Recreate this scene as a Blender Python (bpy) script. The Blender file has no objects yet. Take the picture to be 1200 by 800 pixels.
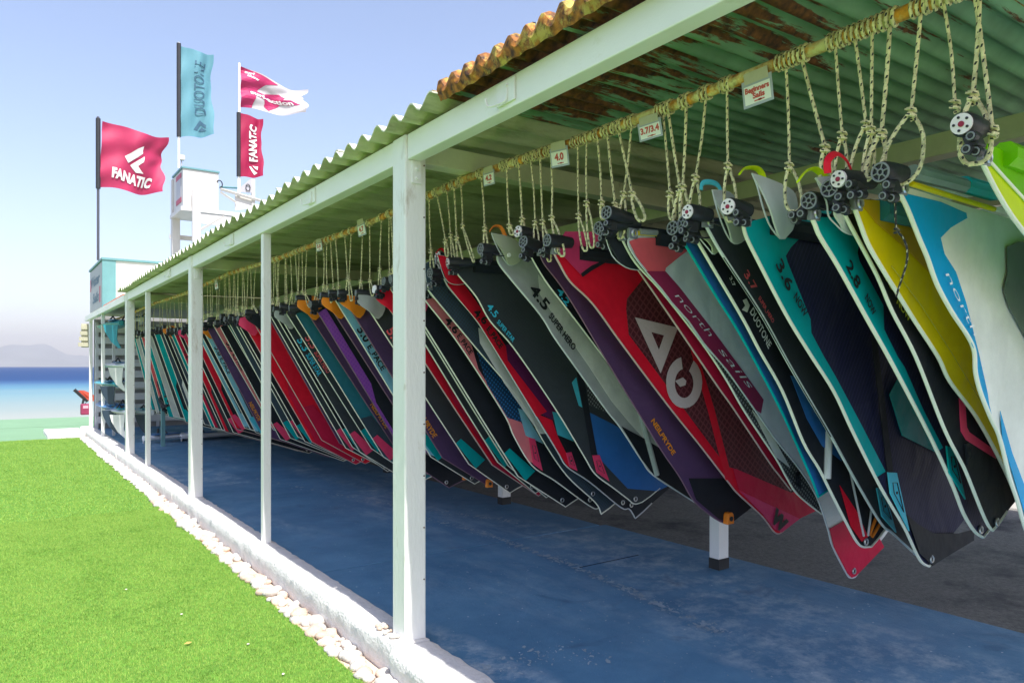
import bpy, bmesh, math, random
import numpy as np
from mathutils import Vector, Matrix, noise as mnoise
random.seed(7); np.random.seed(7)
R = math.radians
SC = bpy.context.scene
COL = SC.collection

# ------------------------------------------------------------------ camera
FOC = 850.0                       # focal length in pixels of the 1200 px wide photograph
YAW = math.atan(605/FOC)          # the shelter runs along +Y, the camera looks to the right of it
SA, CA = math.sin(YAW), math.cos(YAW)
EYE = 1.35                        # camera height above the blue slab (z = 0)
cd = bpy.data.cameras.new('camera'); cam = bpy.data.objects.new('camera', cd); COL.objects.link(cam)
cd.sensor_width = 36; cd.lens = FOC/1200*36; cd.shift_y = 29/1200
cd.clip_start = 0.05; cd.clip_end = 30000
cam.location = (0, 0, EYE); cam.rotation_euler = (R(90), 0, -YAW)
SC.camera = cam

# ------------------------------------------------------------------ sky, sun, exposure
SUN_EL = R(60)
sdir = Vector((-0.042, -math.cos(SUN_EL), math.sin(SUN_EL))).normalized()
W = bpy.data.worlds.new('World'); SC.world = W; W.use_nodes = True
wn = W.node_tree.nodes; wl = W.node_tree.links; wn.clear()
sky = wn.new('ShaderNodeTexSky'); sky.sky_type = 'NISHITA'; sky.sun_disc = False
sky.sun_elevation = SUN_EL; sky.sun_rotation = R(185); sky.air_density = 1.0; sky.dust_density = 1.2; sky.ozone_density = 5.0
bg = wn.new('ShaderNodeBackground'); bg.inputs['Strength'].default_value = 0.086
wo = wn.new('ShaderNodeOutputWorld')
tint = wn.new('ShaderNodeMixRGB'); tint.blend_type = 'MULTIPLY'; tint.inputs[0].default_value = 1; tint.inputs[2].default_value = (1.20, .97, .87, 1)   # the photograph's white balance
wl.new(sky.outputs[0], tint.inputs[1]); wl.new(tint.outputs[0], bg.inputs[0]); wl.new(bg.outputs[0], wo.inputs[0])
ld = bpy.data.lights.new('sun', 'SUN'); ld.energy = 2.35; ld.angle = R(0.5); ld.color = (1, .955, .89)
sun = bpy.data.objects.new('sun', ld); COL.objects.link(sun); sun.location = (0, -10, 30)
sun.rotation_euler = sdir.to_track_quat('Z', 'Y').to_euler()
SC.view_settings.view_transform = 'Standard'; SC.view_settings.look = 'None'
SC.view_settings.exposure = 1.84; SC.view_settings.gamma = 1
SC.cycles.max_bounces = 10; SC.cycles.diffuse_bounces = 6

# ------------------------------------------------------------------ helpers: measured photograph -> metres
def onY(px, py, Y):               # where the ray through a pixel meets the upright plane y = Y
    t = (px-600)/FOC; X = Y*(SA+t*CA)/(CA-t*SA); d = X*SA+Y*CA
    return X, EYE+(429-py)*d/FOC
def onX(px, py, X):
    t = (px-600)/FOC; Y = X*(CA-t*SA)/(SA+t*CA); d = X*SA+Y*CA
    return Y, EYE+(429-py)*d/FOC
XR = 1.98                         # the rusty hanging rail stands at this x
def railY(px): return (FOC*XR/(CA*(px+5))-XR*SA)/CA
def lin(r, g, b):
    f = lambda c: (c/12.92 if c <= .04045 else ((c+.055)/1.055)**2.4)
    return (f(r/255), f(g/255), f(b/255), 1)

# ------------------------------------------------------------------ materials
MATS = {}
def mat(name, col, rough=.55, var=.12, scale=5., bump=.15, bscale=45., metal=0., spec=.4, trans=0., grid=None, dirt=None, stretch=(1,1,1), wrinkle=0., lines=False):
    """procedural surface: base colour varied by noise, fine bump, optional woven grid, optional blotchy dirt"""
    if name in MATS: return MATS[name]
    m = bpy.data.materials.new(name); m.use_nodes = True; nt = m.node_tree; n = nt.nodes; l = nt.links
    p = n['Principled BSDF']; out = n['Material Output']
    p.inputs['Roughness'].default_value = rough; p.inputs['Metallic'].default_value = metal
    p.inputs['Specular IOR Level'].default_value = spec
    tc = n.new('ShaderNodeTexCoord'); mp = n.new('ShaderNodeMapping'); mp.inputs['Scale'].default_value = stretch
    l.new(tc.outputs['Object'], mp.inputs[0])
    nz = n.new('ShaderNodeTexNoise'); nz.inputs['Scale'].default_value = scale; nz.inputs['Detail'].default_value = 8; nz.inputs['Roughness'].default_value = .65
    l.new(mp.outputs[0], nz.inputs['Vector'])
    rp = n.new('ShaderNodeValToRGB'); l.new(nz.outputs['Fac'], rp.inputs[0])
    c = np.array(col[:3]); lo = np.clip(c*(1-var), 0, 1); hi = np.clip(c*(1+var), 0, 1)
    rp.color_ramp.elements[0].position = .3; rp.color_ramp.elements[1].position = .7
    rp.color_ramp.elements[0].color = (*lo, 1); rp.color_ramp.elements[1].color = (*hi, 1)
    cur = rp.outputs[0]
    if grid:
        gs, gcol, gw = grid
        w = n.new('ShaderNodeTexBrick'); w.inputs['Scale'].default_value = gs; w.inputs['Mortar Size'].default_value = gw
        w.offset = 0; w.squash = 1 
        w.inputs['Brick Width'].default_value = 400. if lines else .5; w.inputs['Row Height'].default_value = .5
        mp2 = n.new('ShaderNodeMapping'); mp2.inputs['Rotation'].default_value = (R(90), R(0), R(0))
        mp3 = n.new('ShaderNodeMapping'); mp3.inputs['Rotation'].default_value = (0, 0, R(57 if lines else 52))
        l.new(tc.outputs['Object'], mp2.inputs[0]); l.new(mp2.outputs[0], mp3.inputs[0]); l.new(mp3.outputs[0], w.inputs['Vector'])
        mx = n.new('ShaderNodeMixRGB'); l.new(w.outputs['Fac'], mx.inputs[0]); l.new(cur, mx.inputs[1]); mx.inputs[2].default_value = gcol
        cur = mx.outputs[0]
    if dirt:
        dcol, dscale, dlo, dhi = dirt
        dn = n.new('ShaderNodeTexNoise'); dn.inputs['Scale'].default_value = dscale; dn.inputs['Detail'].default_value = 10; dn.inputs['Roughness'].default_value = .7
        l.new(mp.outputs[0], dn.inputs['Vector'])
        dr = n.new('ShaderNodeMapRange'); dr.inputs[1].default_value = dlo; dr.inputs[2].default_value = dhi; dr.clamp = True
        l.new(dn.outputs['Fac'], dr.inputs[0])
        mx = n.new('ShaderNodeMixRGB'); l.new(dr.outputs[0], mx.inputs[0]); l.new(cur, mx.inputs[1]); mx.inputs[2].default_value = dcol
        cur = mx.outputs[0]
    l.new(cur, p.inputs['Base Color'])
    b = n.new('ShaderNodeBump'); b.inputs['Strength'].default_value = bump; b.inputs['Distance'].default_value = .01
    bn = n.new('ShaderNodeTexNoise'); bn.inputs['Scale'].default_value = bscale; bn.inputs['Detail'].default_value = 4
    l.new(mp.outputs[0], bn.inputs['Vector'])
    hgt = bn.outputs['Fac']
    if wrinkle:
        wnz = n.new('ShaderNodeTexNoise'); wnz.inputs['Scale'].default_value = 3.2; wnz.inputs['Detail'].default_value = 2; wnz.inputs['Distortion'].default_value = 1.2
        l.new(tc.outputs['Object'], wnz.inputs['Vector'])
        ma = n.new('ShaderNodeMath'); ma.operation = 'MULTIPLY_ADD'; ma.inputs[1].default_value = wrinkle
        l.new(wnz.outputs['Fac'], ma.inputs[0]); l.new(hgt, ma.inputs[2]); hgt = ma.outputs[0]
    l.new(hgt, b.inputs['Height']); l.new(b.outputs[0], p.inputs['Normal'])
    if trans:
        t = n.new('ShaderNodeBsdfTranslucent'); l.new(cur, t.inputs[0])
        ms = n.new('ShaderNodeMixShader'); ms.inputs[0].default_value = trans
        l.new(p.outputs[0], ms.inputs[1]); l.new(t.outputs[0], ms.inputs[2]); l.new(ms.outputs[0], out.inputs[0])
    MATS[name] = m
    return m

# ------------------------------------------------------------------ mesh builder
class MB:
    def __init__(s): s.v = []; s.f = []; s.uv = []
    def quad(s, *p): i = len(s.v); s.v += [tuple(q) for q in p]; s.f.append(tuple(range(i, i+len(p)))); return s
    def box(s, x0, x1, y0, y1, z0, z1):
        i = len(s.v)
        s.v += [(x0,y0,z0),(x1,y0,z0),(x1,y1,z0),(x0,y1,z0),(x0,y0,z1),(x1,y0,z1),(x1,y1,z1),(x0,y1,z1)]
        s.f += [tuple(i+k for k in q) for q in ((0,3,2,1),(4,5,6,7),(0,1,5,4),(1,2,6,5),(2,3,7,6),(3,0,4,7))]
        return s
    def tube(s, pts, r, n=6, closed=False, cap=True, flat=1.):
        """a tube along a polyline; r a number or a list; uv u = round, v = metres along"""
        P = [Vector(p) for p in pts]; N = len(P); i0 = len(s.v)
        up = Vector((.13, .31, .94)); L = 0
        for k in range(N):
            a = P[(k-1) % N] if (closed or k) else P[k]; b = P[(k+1) % N] if (closed or k < N-1) else P[k]
            t = (b-a)
            t = t.normalized() if t.length > 1e-9 else Vector((0, 0, 1))
            e = t.cross(up)
            if e.length < .05: e = t.cross(Vector((1, 0, 0)))
            e.normalize(); f = e.cross(t)
            up = f
            rr = r[k] if isinstance(r, (list, tuple)) else r
            if k: L += (P[k]-P[k-1]).length
            for q in range(n):
                an = 2*math.pi*q/n
                s.v.append(tuple(P[k]+e*(math.cos(an)*rr)+f*(math.sin(an)*rr*flat))); s.uv.append((q/n, L))
        M = N if closed else N-1
        for k in range(M):
            a = i0+k*n; b = i0+((k+1) % N)*n
            for q in range(n):
                s.f.append((a+q, a+(q+1) % n, b+(q+1) % n, b+q))
        if cap and not closed:
            s.f.append(tuple(i0+q for q in range(n))[::-1]); s.f.append(tuple(i0+(N-1)*n+q for q in range(n)))
        return s
    def cyl(s, p, q, r, n=12, r2=None): return s.tube([p, q], [r, r if r2 is None else r2], n)
    def blob(s, c, rx, ry, rz, nu=8, nv=5, seed=0, rough=0.):
        i = len(s.v); rnd = random.Random(seed)
        for a in range(nv+1):
            th = math.pi*a/nv
            for b in range(nu):
                ph = 2*math.pi*b/nu; k = 1+rough*(rnd.random()-.5)
                s.v.append((c[0]+rx*k*math.sin(th)*math.cos(ph), c[1]+ry*k*math.sin(th)*math.sin(ph), c[2]+rz*k*math.cos(th)))
        for a in range(nv):
            for b in range(nu):
                s.f.append((i+a*nu+b, i+(a+1)*nu+b, i+(a+1)*nu+(b+1) % nu, i+a*nu+(b+1) % nu))
        return s
    def mesh(s, name, m, smooth=False, bevel=0.):
        me = bpy.data.meshes.new(name)
        off = getattr(s, 'off', None)
        me.from_pydata(s.v, [], s.f); me.validate()
        if len(s.uv) == len(s.v) and s.uv:
            ul = me.uv_layers.new(name='UVMap')
            n = len(me.loops); vi = np.empty(n, dtype=np.int32); me.loops.foreach_get('vertex_index', vi)
            ul.data.foreach_set('uv', np.array(s.uv, dtype=np.float32)[vi].ravel())
        if bevel or True:
            bm = bmesh.new(); bm.from_mesh(me)
            bmesh.ops.remove_doubles(bm, verts=bm.verts, dist=1e-6) if bevel else None
            bmesh.ops.recalc_face_normals(bm, faces=bm.faces)
            if bevel: bmesh.ops.bevel(bm, geom=list(bm.edges), offset=bevel, segments=2, affect='EDGES', profile=.5, clamp_overlap=True)
            bm.to_mesh(me); bm.free()
        for mm in (m if isinstance(m, (list, tuple)) else [m]): me.materials.append(mm)
        if smooth:
            me.polygons.foreach_set('use_smooth', [True]*len(me.polygons)); me.set_sharp_from_angle(angle=R(42))
        return me
    def build(s, name, m, parent=None, smooth=False, bevel=0., loc=None):
        return link(name, s.mesh(name, m, smooth, bevel), parent, loc)
def link(name, me, parent=None, loc=None):
    o = bpy.data.objects.new(name, me); COL.objects.link(o)
    if parent is not None: o.parent = parent
    if loc is not None: o.location = loc
    return o
def tag(o, label=None, cat=None, group=None, kind=None):
    if label: o['label'] = label
    if cat: o['category'] = cat
    if group: o['group'] = group
    if kind: o['kind'] = kind
    return o
def thing(name, label, cat, loc=(0,0,0), group=None):
    o = bpy.data.objects.new(name, None); COL.objects.link(o); o.location = loc; o.empty_display_size = .1
    return tag(o, label, cat, group)
def structure(name, label=None):
    o = bpy.data.objects.new(name, None); COL.objects.link(o); return tag(o, label, None, None, 'structure')
def smooth_line(pts, k=4):
    """Catmull-Rom through 2-D or 3-D points"""
    P = [np.array(p, float) for p in pts]
    if len(P) < 3: return [tuple(p) for p in P]
    out = []
    for i in range(len(P)-1):
        a = P[max(i-1, 0)]; b = P[i]; c = P[i+1]; d = P[min(i+2, len(P)-1)]
        for j in range(k):
            t = j/k
            out.append(tuple(.5*((2*b)+(-a+c)*t+(2*a-5*b+4*c-d)*t*t+(-a+3*b-3*c+d)*t**3)))
    out.append(tuple(P[-1])); return out
TEXTC = {}
def text_mesh(s, bold=0., shear=0.):
    """flat lettering as 2-D polygons, unit height of capitals, returns (verts, faces)"""
    key = (s, bold, shear)
    if key in TEXTC: return TEXTC[key]
    cu = bpy.data.curves.new('lettering', 'FONT'); cu.body = s; cu.size = 1; cu.offset = bold; cu.shear = shear; cu.resolution_u = 3; cu.fill_mode = 'FRONT'
    o = bpy.data.objects.new('lettering', cu); COL.objects.link(o)
    dg = bpy.context.evaluated_depsgraph_get(); dg.update()
    me = bpy.data.meshes.new_from_object(o.evaluated_get(dg))
    V = [(v.co.x, v.co.y) for v in me.vertices]; Fc = [tuple(p.vertices) for p in me.polygons]
    COL.objects.unlink(o); bpy.data.objects.remove(o); bpy.data.curves.remove(cu); bpy.data.meshes.remove(me)
    x0 = min(v[0] for v in V); x1 = max(v[0] for v in V); y1 = max(v[1] for v in V); y0 = min(0, min(v[1] for v in V)) if False else 0
    V = [((v[0]-x0)/(x1-x0), v[1]/max(y1, 1e-6)) for v in V]
    TEXTC[key] = (V, Fc); return TEXTC[key]
def lettering(s, origin, ex, ey, m, parent, name='lettering', bold=.02, shear=0., warp=None, nrm=None, thick=.0015):
    """put lettering on a plane: origin, full-length vector ex, full-height vector ey; a 1.5 mm thick print"""
    V, Fc = text_mesh(s, bold, shear); o = Vector(origin); ex = Vector(ex); ey = Vector(ey)
    nn = ex.cross(ey).normalized() if nrm is None else Vector(nrm)
    b = MB()
    if warp: front = [Vector(warp(u, v)) for u, v in V]
    else: front = [o+ex*u+ey*v for u, v in V]
    b.v = [tuple(p) for p in front]; b.f = list(Fc)
    me = bpy.data.meshes.new(name); me.from_pydata(b.v, [], b.f); me.materials.append(m)
    return link(name, me, parent)

# ================================================================== SETTING
WHITE = mat('white_paint', (.85,.84,.81,1), .45, .05, 3, .25, 60, dirt=((.42,.33,.22,1), 9, .575, .78), stretch=(1,1,.30))
def rust_material(name, base, rustlo, rusthi, lo, hi, edge=None, stretch=(1,1,1), scale=6, rough=.75, axis_x=None):
    m = bpy.data.materials.new(name); m.use_nodes = True; nt = m.node_tree; n = nt.nodes; l = nt.links; p = n['Principled BSDF']
    tc = n.new('ShaderNodeTexCoord'); mp = n.new('ShaderNodeMapping'); mp.inputs['Scale'].default_value = stretch; l.new(tc.outputs['Object'], mp.inputs[0])
    nz = n.new('ShaderNodeTexNoise'); nz.inputs['Scale'].default_value = scale; nz.inputs['Detail'].default_value = 12; nz.inputs['Roughness'].default_value = .72; l.new(mp.outputs[0], nz.inputs['Vector'])
    fac = nz.outputs['Fac']
    if axis_x:
        sp = n.new('ShaderNodeSeparateXYZ'); l.new(tc.outputs['Object'], sp.inputs[0])
        mr = n.new('ShaderNodeMapRange'); mr.inputs[1].default_value = axis_x[0]; mr.inputs[2].default_value = axis_x[1]; mr.inputs[3].default_value = axis_x[2]; mr.inputs[4].default_value = axis_x[3]
        l.new(sp.outputs[0], mr.inputs[0]); ad = n.new('ShaderNodeMath'); l.new(fac, ad.inputs[0]); l.new(mr.outputs[0], ad.inputs[1]); fac = ad.outputs[0]
    mr2 = n.new('ShaderNodeMapRange'); mr2.inputs[1].default_value = lo; mr2.inputs[2].default_value = hi; l.new(fac, mr2.inputs[0])
    n2 = n.new('ShaderNodeTexNoise'); n2.inputs['Scale'].default_value = 35; n2.inputs['Detail'].default_value = 8; l.new(tc.outputs['Object'], n2.inputs['Vector'])
    rr = n.new('ShaderNodeValToRGB'); rr.color_ramp.elements[0].color = rustlo; rr.color_ramp.elements[1].color = rusthi
    rr.color_ramp.elements[0].position = .35; rr.color_ramp.elements[1].position = .68; l.new(n2.outputs['Fac'], rr.inputs[0])
    n3 = n.new('ShaderNodeTexNoise'); n3.inputs['Scale'].default_value = 4; n3.inputs['Detail'].default_value = 5; l.new(tc.outputs['Object'], n3.inputs['Vector'])
    rb = n.new('ShaderNodeValToRGB'); c = np.array(base[:3]); rb.color_ramp.elements[0].color = (*(c*.7), 1); rb.color_ramp.elements[1].color = (*np.clip(c*1.25, 0, 1), 1)
    rb.color_ramp.elements[0].position = .3; rb.color_ramp.elements[1].position = .7; l.new(n3.outputs['Fac'], rb.inputs[0])
    mx = n.new('ShaderNodeMixRGB'); l.new(mr2.outputs[0], mx.inputs[0]); l.new(rb.outputs[0], mx.inputs[1]); l.new(rr.outputs[0], mx.inputs[2])
    l.new(mx.outputs[0], p.inputs['Base Color']); p.inputs['Roughness'].default_value = rough
    b = n.new('ShaderNodeBump'); b.inputs['Strength'].default_value = .5; b.inputs['Distance'].default_value = .004; l.new(n2.outputs['Fac'], b.inputs['Height']); l.new(b.outputs[0], p.inputs['Normal'])
    MATS[name] = m; return m
RAIL = rust_material('rusty_rail', (.66,.60,.30), (.22,.085,.02,1), (.80,.34,.03,1), .42, .56, scale=14)
STEEL = rust_material('green_rusty_steel', (.20,.40,.24), (.05,.022,.010,1), (.26,.095,.022,1), .545, .58, stretch=(.8,10,1), scale=1.6, axis_x=(1.5,2.9,.155,-.06))
STEELTOP = rust_material('rusted_steel_edge', (.46,.36,.07), (.045,.016,.006,1), (.46,.17,.014,1), .38, .50, scale=13)
CEMENT = mat('fibre_cement_sheet', (.50,.52,.33,1), .8, .22, 3, .3, 60, dirt=((.15,.17,.08,1), 2.2, .5, .72), stretch=(.6,2.5,1))
CEMENT2 = mat('fibre_cement_weathered_top', (.62,.64,.52,1), .85, .15, 6, .4, 60)
BEAM = mat('beam_paint', (.86,.85,.82,1), .4, .04, 2.5, .15, 30, dirt=((.55,.55,.38,1), 5, .60, .85), stretch=(1,.6,1))
CROSS = mat('crossbeam_paint', (.60,.63,.44,1), .55, .12, 4, .15, 40, dirt=((.22,.2,.1,1), 6, .62, .8))
SLAB = bpy.data.materials.new('worn_blue_concrete'); SLAB.use_nodes = True
def _slab(m):
    nt = m.node_tree; n = nt.nodes; l = nt.links; p = n['Principled BSDF']; p.inputs['Specular IOR Level'].default_value = .25
    tc = n.new('ShaderNodeTexCoord')
    def noise(scale, det=8, ro=.65, st=(1,1,1), rot=0, dist=0):
        mp = n.new('ShaderNodeMapping'); mp.inputs['Scale'].default_value = st; mp.inputs['Rotation'].default_value = (0,0,rot); l.new(tc.outputs['Object'], mp.inputs[0])
        z = n.new('ShaderNodeTexNoise'); z.inputs['Scale'].default_value = scale; z.inputs['Detail'].default_value = det; z.inputs['Roughness'].default_value = ro; z.inputs['Distortion'].default_value = dist; l.new(mp.outputs[0], z.inputs['Vector']); return z.outputs['Fac']
    def rng(f, a, b, c=0, d=1):
        r = n.new('ShaderNodeMapRange'); r.inputs[1].default_value = a; r.inputs[2].default_value = b; r.inputs[3].default_value = c; r.inputs[4].default_value = d; l.new(f, r.inputs[0]); return r.outputs[0]
    def mix(f, a, b):
        x = n.new('ShaderNodeMixRGB'); l.new(f, x.inputs[0])
        if isinstance(a, tuple): x.inputs[1].default_value = a
        else: l.new(a, x.inputs[1])
        x.inputs[2].default_value = b; return x.outputs[0]
    def mul(a, b):
        x = n.new('ShaderNodeMath'); x.operation = 'MULTIPLY'; l.new(a, x.inputs[0]); l.new(b, x.inputs[1]); return x.outputs[0]
    c = mix(rng(noise(1.3, 10, .7), .35, .68), (.072,.19,.325,1), (.135,.30,.465,1))
    c = mix(rng(noise(4, 12, .7), .5, .8, 0, .6), c, (.075,.21,.37,1))
    # long pale wear marks where the paint has been walked thin
    wear = mul(rng(noise(.8, 3, .5, (1.1,.45,1), .5, .6), .47, .66), rng(noise(3, 12, .8, (1.6,.5,1), .4), .46, .74, 0, .6))
    c = mix(wear, c, (.52,.60,.66,1))
    band = mul(rng(noise(.42, 2, .5, (2.2,.5,1), -.25, .4), .52, .60), rng(noise(5, 12, .75), .46, .72, 0, .8))
    c = mix(band, c, (.55,.62,.66,1))
    c = mix(rng(noise(2.1, 6, .6, (1,1,1), 0, 1.), .62, .74, 0, .65), c, (.055,.12,.21,1))
    vo = n.new('ShaderNodeTexVoronoi'); vo.inputs['Scale'].default_value = 16; l.new(tc.outputs['Object'], vo.inputs['Vector'])
    c = mix(mul(rng(vo.outputs['Distance'], .05, .10, 1, 0), rng(noise(3, 4), .50, .56)), c, (.6,.66,.7,1))
    l.new(c, p.inputs['Base Color']); l.new(rng(noise(5), .3, .7, .55, .85), p.inputs['Roughness'])
    b = n.new('ShaderNodeBump'); b.inputs['Strength'].default_value = .6; b.inputs['Distance'].default_value = .006; l.new(noise(60, 8, .7), b.inputs['Height']); l.new(b.outputs[0], p.inputs['Normal'])
_slab(SLAB)
ASPH = mat('grey_asphalt', (.215,.205,.185,1), .9, .3, 40, .9, 120, dirt=((.06,.06,.065,1), 1.2, .52, .7), spec=.2)
KERB = mat('white_limewashed_kerb', (.72,.705,.68,1), .8, .07, 9, .9, 55, dirt=((.40,.40,.41,1), 6, .55, .75))
STONE = mat('pale_pebble', (.60,.56,.51,1), .8, .16, 9, .5, 60)
STONE2 = mat('warm_pebble', (.60,.46,.36,1), .8, .2, 9, .5, 60)

# ground under everything: one sheet that falls away under the sea
g = MB(); ys = [-60, -20, 0, 24, 27, 33, 40, 80, 300]; zs = [-.15, -.15, -.15, -.15, -.3, -.95, -1.6, -3, -8]
for i in range(len(ys)-1): g.quad((-400, ys[i], zs[i]), (500, ys[i], zs[i]), (500, ys[i+1], zs[i+1]), (-400, ys[i+1], zs[i+1]))
SAND = mat('wet_sand', (.25,.235,.14,1), .8, .15, 3, .4, 30)
tag(g.build('ground', SAND), 'olive brown sand under the beach club', None, None, 'structure')

# artificial turf: a base sheet and short blades
TX0, TX1, TY0, TY1, TZ = -14, 1.385, -3.5, 17.25, -.11
TURFB = mat('turf_backing', (.10,.24,.025,1), .9, .3, 30, .8, 150)
MB().box(TX0, TX1, TY0, TY1, TZ-.02, TZ).build('turf_base', TURFB)['kind'] = 'structure'
GR = bpy.data.materials.new('turf_blade'); GR.use_nodes = True
def _turf(m):
    nt = m.node_tree; n = nt.nodes; l = nt.links; p = n['Principled BSDF']; p.inputs['Roughness'].default_value = .55; p.inputs['Specular IOR Level'].default_value = .25
    tc = n.new('ShaderNodeTexCoord'); a = n.new('ShaderNodeTexNoise'); a.inputs['Scale'].default_value = 2.6; a.inputs['Detail'].default_value = 9; a.inputs['Roughness'].default_value = .75; l.new(tc.outputs['Object'], a.inputs['Vector'])
    b = n.new('ShaderNodeTexNoise'); b.inputs['Scale'].default_value = 60; b.inputs['Detail'].default_value = 2; l.new(tc.outputs['Object'], b.inputs['Vector'])
    ad = n.new('ShaderNodeMath'); ad.operation = 'MULTIPLY_ADD'; ad.inputs[1].default_value = 1.0; l.new(a.outputs['Fac'], ad.inputs[0]); l.new(b.outputs['Fac'], ad.inputs[2])
    r = n.new('ShaderNodeValToRGB'); l.new(ad.outputs[0], r.inputs[0]); r.color_ramp.elements[0].position = .72; r.color_ramp.elements[1].position = 1.28 if False else 1.0
    r.color_ramp.elements[0].color = (.10,.235,.025,1); r.color_ramp.elements[1].color = (.33,.49,.10,1); l.new(r.outputs[0], p.inputs['Base Color'])
    t = n.new('ShaderNodeBsdfTranslucent'); l.new(r.outputs[0], t.inputs[0]); ms = n.new('ShaderNodeMixShader'); ms.inputs[0].default_value = .3
    l.new(p.outputs[0], ms.inputs[1]); l.new(t.outputs[0], ms.inputs[2]); l.new(ms.outputs[0], n['Material Output'].inputs[0])
_turf(GR)
def blades(n, x0, x1, y0, y1, h, w, name):
    x = np.random.uniform(x0, x1, n); y = np.random.uniform(y0, y1, n)
    d = x*SA+y*CA; u = x*CA-y*SA; keep = (d > 2.6) & (np.abs(u) < d*.95+.3); x, y = x[keep], y[keep]; n = len(x)
    an = np.random.uniform(0, 2*np.pi, n); hh = h*np.random.uniform(.6, 1.15, n); lean = np.random.uniform(-.6, .6, (n, 2))*hh[:, None]
    V = np.zeros((n, 3, 3)); cx, sx = np.cos(an)*w/2, np.sin(an)*w/2
    V[:, 0] = np.stack([x-cx, y-sx, np.full(n, TZ-.002)], 1); V[:, 1] = np.stack([x+cx, y+sx, np.full(n, TZ-.002)], 1)
    V[:, 2] = np.stack([x+lean[:, 0], y+lean[:, 1], TZ+hh], 1)
    me = bpy.data.meshes.new(name); me.vertices.add(3*n); me.vertices.foreach_set('co', V.astype(np.float32).ravel())
    me.loops.add(3*n); me.loops.foreach_set('vertex_index', np.arange(3*n, dtype=np.int32))
    me.polygons.add(n); me.polygons.foreach_set('loop_start', np.arange(0, 3*n, 3, dtype=np.int32)); me.polygons.foreach_set('loop_total', np.full(n, 3, dtype=np.int32))
    me.update(calc_edges=True); me.materials.append(GR); return link(name, me)
gb = blades(1000000, -6.0, TX1+.008, 1.8, 8.2, .013, .0034, 'turf_grass')
tag(gb, 'short bright green artificial grass pile beside the white kerb', 'grass', None, 'stuff')
gb2 = blades(400000, -11.5, TX1+.008, 8.2, TY1, .014, .009, 'turf_grass')
tag(gb2, 'short bright green artificial grass pile farther towards the beach', 'grass', None, 'stuff')

# pale green mats beyond the turf
MAT1 = mat('pale_green_mat', (.155,.28,.165,1), .85, .06, 2, .3, 60)
MAT2 = mat('pale_yellow_green_mat', (.24,.31,.16,1), .85, .06, 2, .3, 60)
bm_ = structure('beach_mat')
k = 0
for ix in range(-4, 3):
    for iy in range(2):
        x0 = -.55+ix*3.05+(.4 if iy else 0); y0 = 17.35+iy*3.5
        MB().box(x0, x0+3.03, y0, y0+3.48, -.148, -.118+.004*(k % 2)).build('mat', MAT2 if (ix+iy) % 2 and ix < 0 else MAT1, bm_); k += 1

# sea
SEA = bpy.data.materials.new('sea_water'); SEA.use_nodes = True
def _sea(m):
    nt = m.node_tree; n = nt.nodes; l = nt.links; p = n['Principled BSDF']; p.inputs['Roughness'].default_value = .22; p.inputs['IOR'].default_value = 1.33; p.inputs['Specular IOR Level'].default_value = .25
    tc = n.new('ShaderNodeTexCoord'); sp = n.new('ShaderNodeSeparateXYZ'); l.new(tc.outputs['Object'], sp.inputs[0])
    nz = n.new('ShaderNodeTexNoise'); nz.inputs['Scale'].default_value = .03; nz.inputs['Detail'].default_value = 5
    mp = n.new('ShaderNodeMapping'); mp.inputs['Scale'].default_value = (.35, 1, 1); l.new(tc.outputs['Object'], mp.inputs[0]); l.new(mp.outputs[0], nz.inputs['Vector'])
    ad = n.new('ShaderNodeMath'); ad.operation = 'MULTIPLY_ADD'; ad.inputs[1].default_value = .3; ad.inputs[2].default_value = -.15; l.new(nz.outputs['Fac'], ad.inputs[0])
    lg = n.new('ShaderNodeMath'); lg.operation = 'LOGARITHM'; lg.inputs[1].default_value = 10; l.new(sp.outputs[1], lg.inputs[0])
    a2 = n.new('ShaderNodeMath'); l.new(lg.outputs[0], a2.inputs[0]); l.new(ad.outputs[0], a2.inputs[1])
    mr = n.new('ShaderNodeMapRange'); mr.inputs[1].default_value = 1.45; mr.inputs[2].default_value = 2.25; l.new(a2.outputs[0], mr.inputs[0])
    r = n.new('ShaderNodeValToRGB'); l.new(mr.outputs[0], r.inputs[0]); e = r.color_ramp.elements
    e[0].position = 0; e[0].color = (.30,.31,.28,1); e[1].position = 1; e[1].color = (.010,.042,.135,1)
    for ps, c in ((.2, (.22,.275,.27,1)), (.42, (.15,.25,.28,1)), (.58, (.08,.19,.27,1)), (.70, (.036,.10,.21,1)), (.82, (.011,.046,.145,1))):
        q = e.new(ps); q.color = c
    l.new(r.outputs[0], p.inputs['Base Color'])
    wv = n.new('ShaderNodeTexNoise'); wv.inputs['Scale'].default_value = .8; wv.inputs['Detail'].default_value = 6; l.new(mp.outputs[0], wv.inputs['Vector'])
    b = n.new('ShaderNodeBump'); b.inputs['Strength'].default_value = .6; b.inputs['Distance'].default_value = .15; l.new(wv.outputs['Fac'], b.inputs['Height']); l.new(b.outputs[0], p.inputs['Normal'])
_sea(SEA)
def _sea2(m):
    nt = m.node_tree; n = nt.nodes; l = nt.links; p = n['Principled BSDF']
    df = n.new('ShaderNodeBsdfDiffuse'); gl = n.new('ShaderNodeBsdfGlossy'); gl.inputs['Roughness'].default_value = .3; ms = n.new('ShaderNodeMixShader'); ms.inputs[0].default_value = .10
    l.new(p.inputs['Base Color'].links[0].from_socket, df.inputs[0]); l.new(p.inputs['Normal'].links[0].from_socket, gl.inputs['Normal'])
    l.new(df.outputs[0], ms.inputs[1]); l.new(gl.outputs[0], ms.inputs[2]); l.new(ms.outputs[0], n['Material Output'].inputs[0])
_sea2(SEA)
s_ = MB(); xs = [-4000, -1500, -400, -60, 60, 400, 1500, 4000]; yy = [29, 60, 200, 800, 2600]
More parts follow.
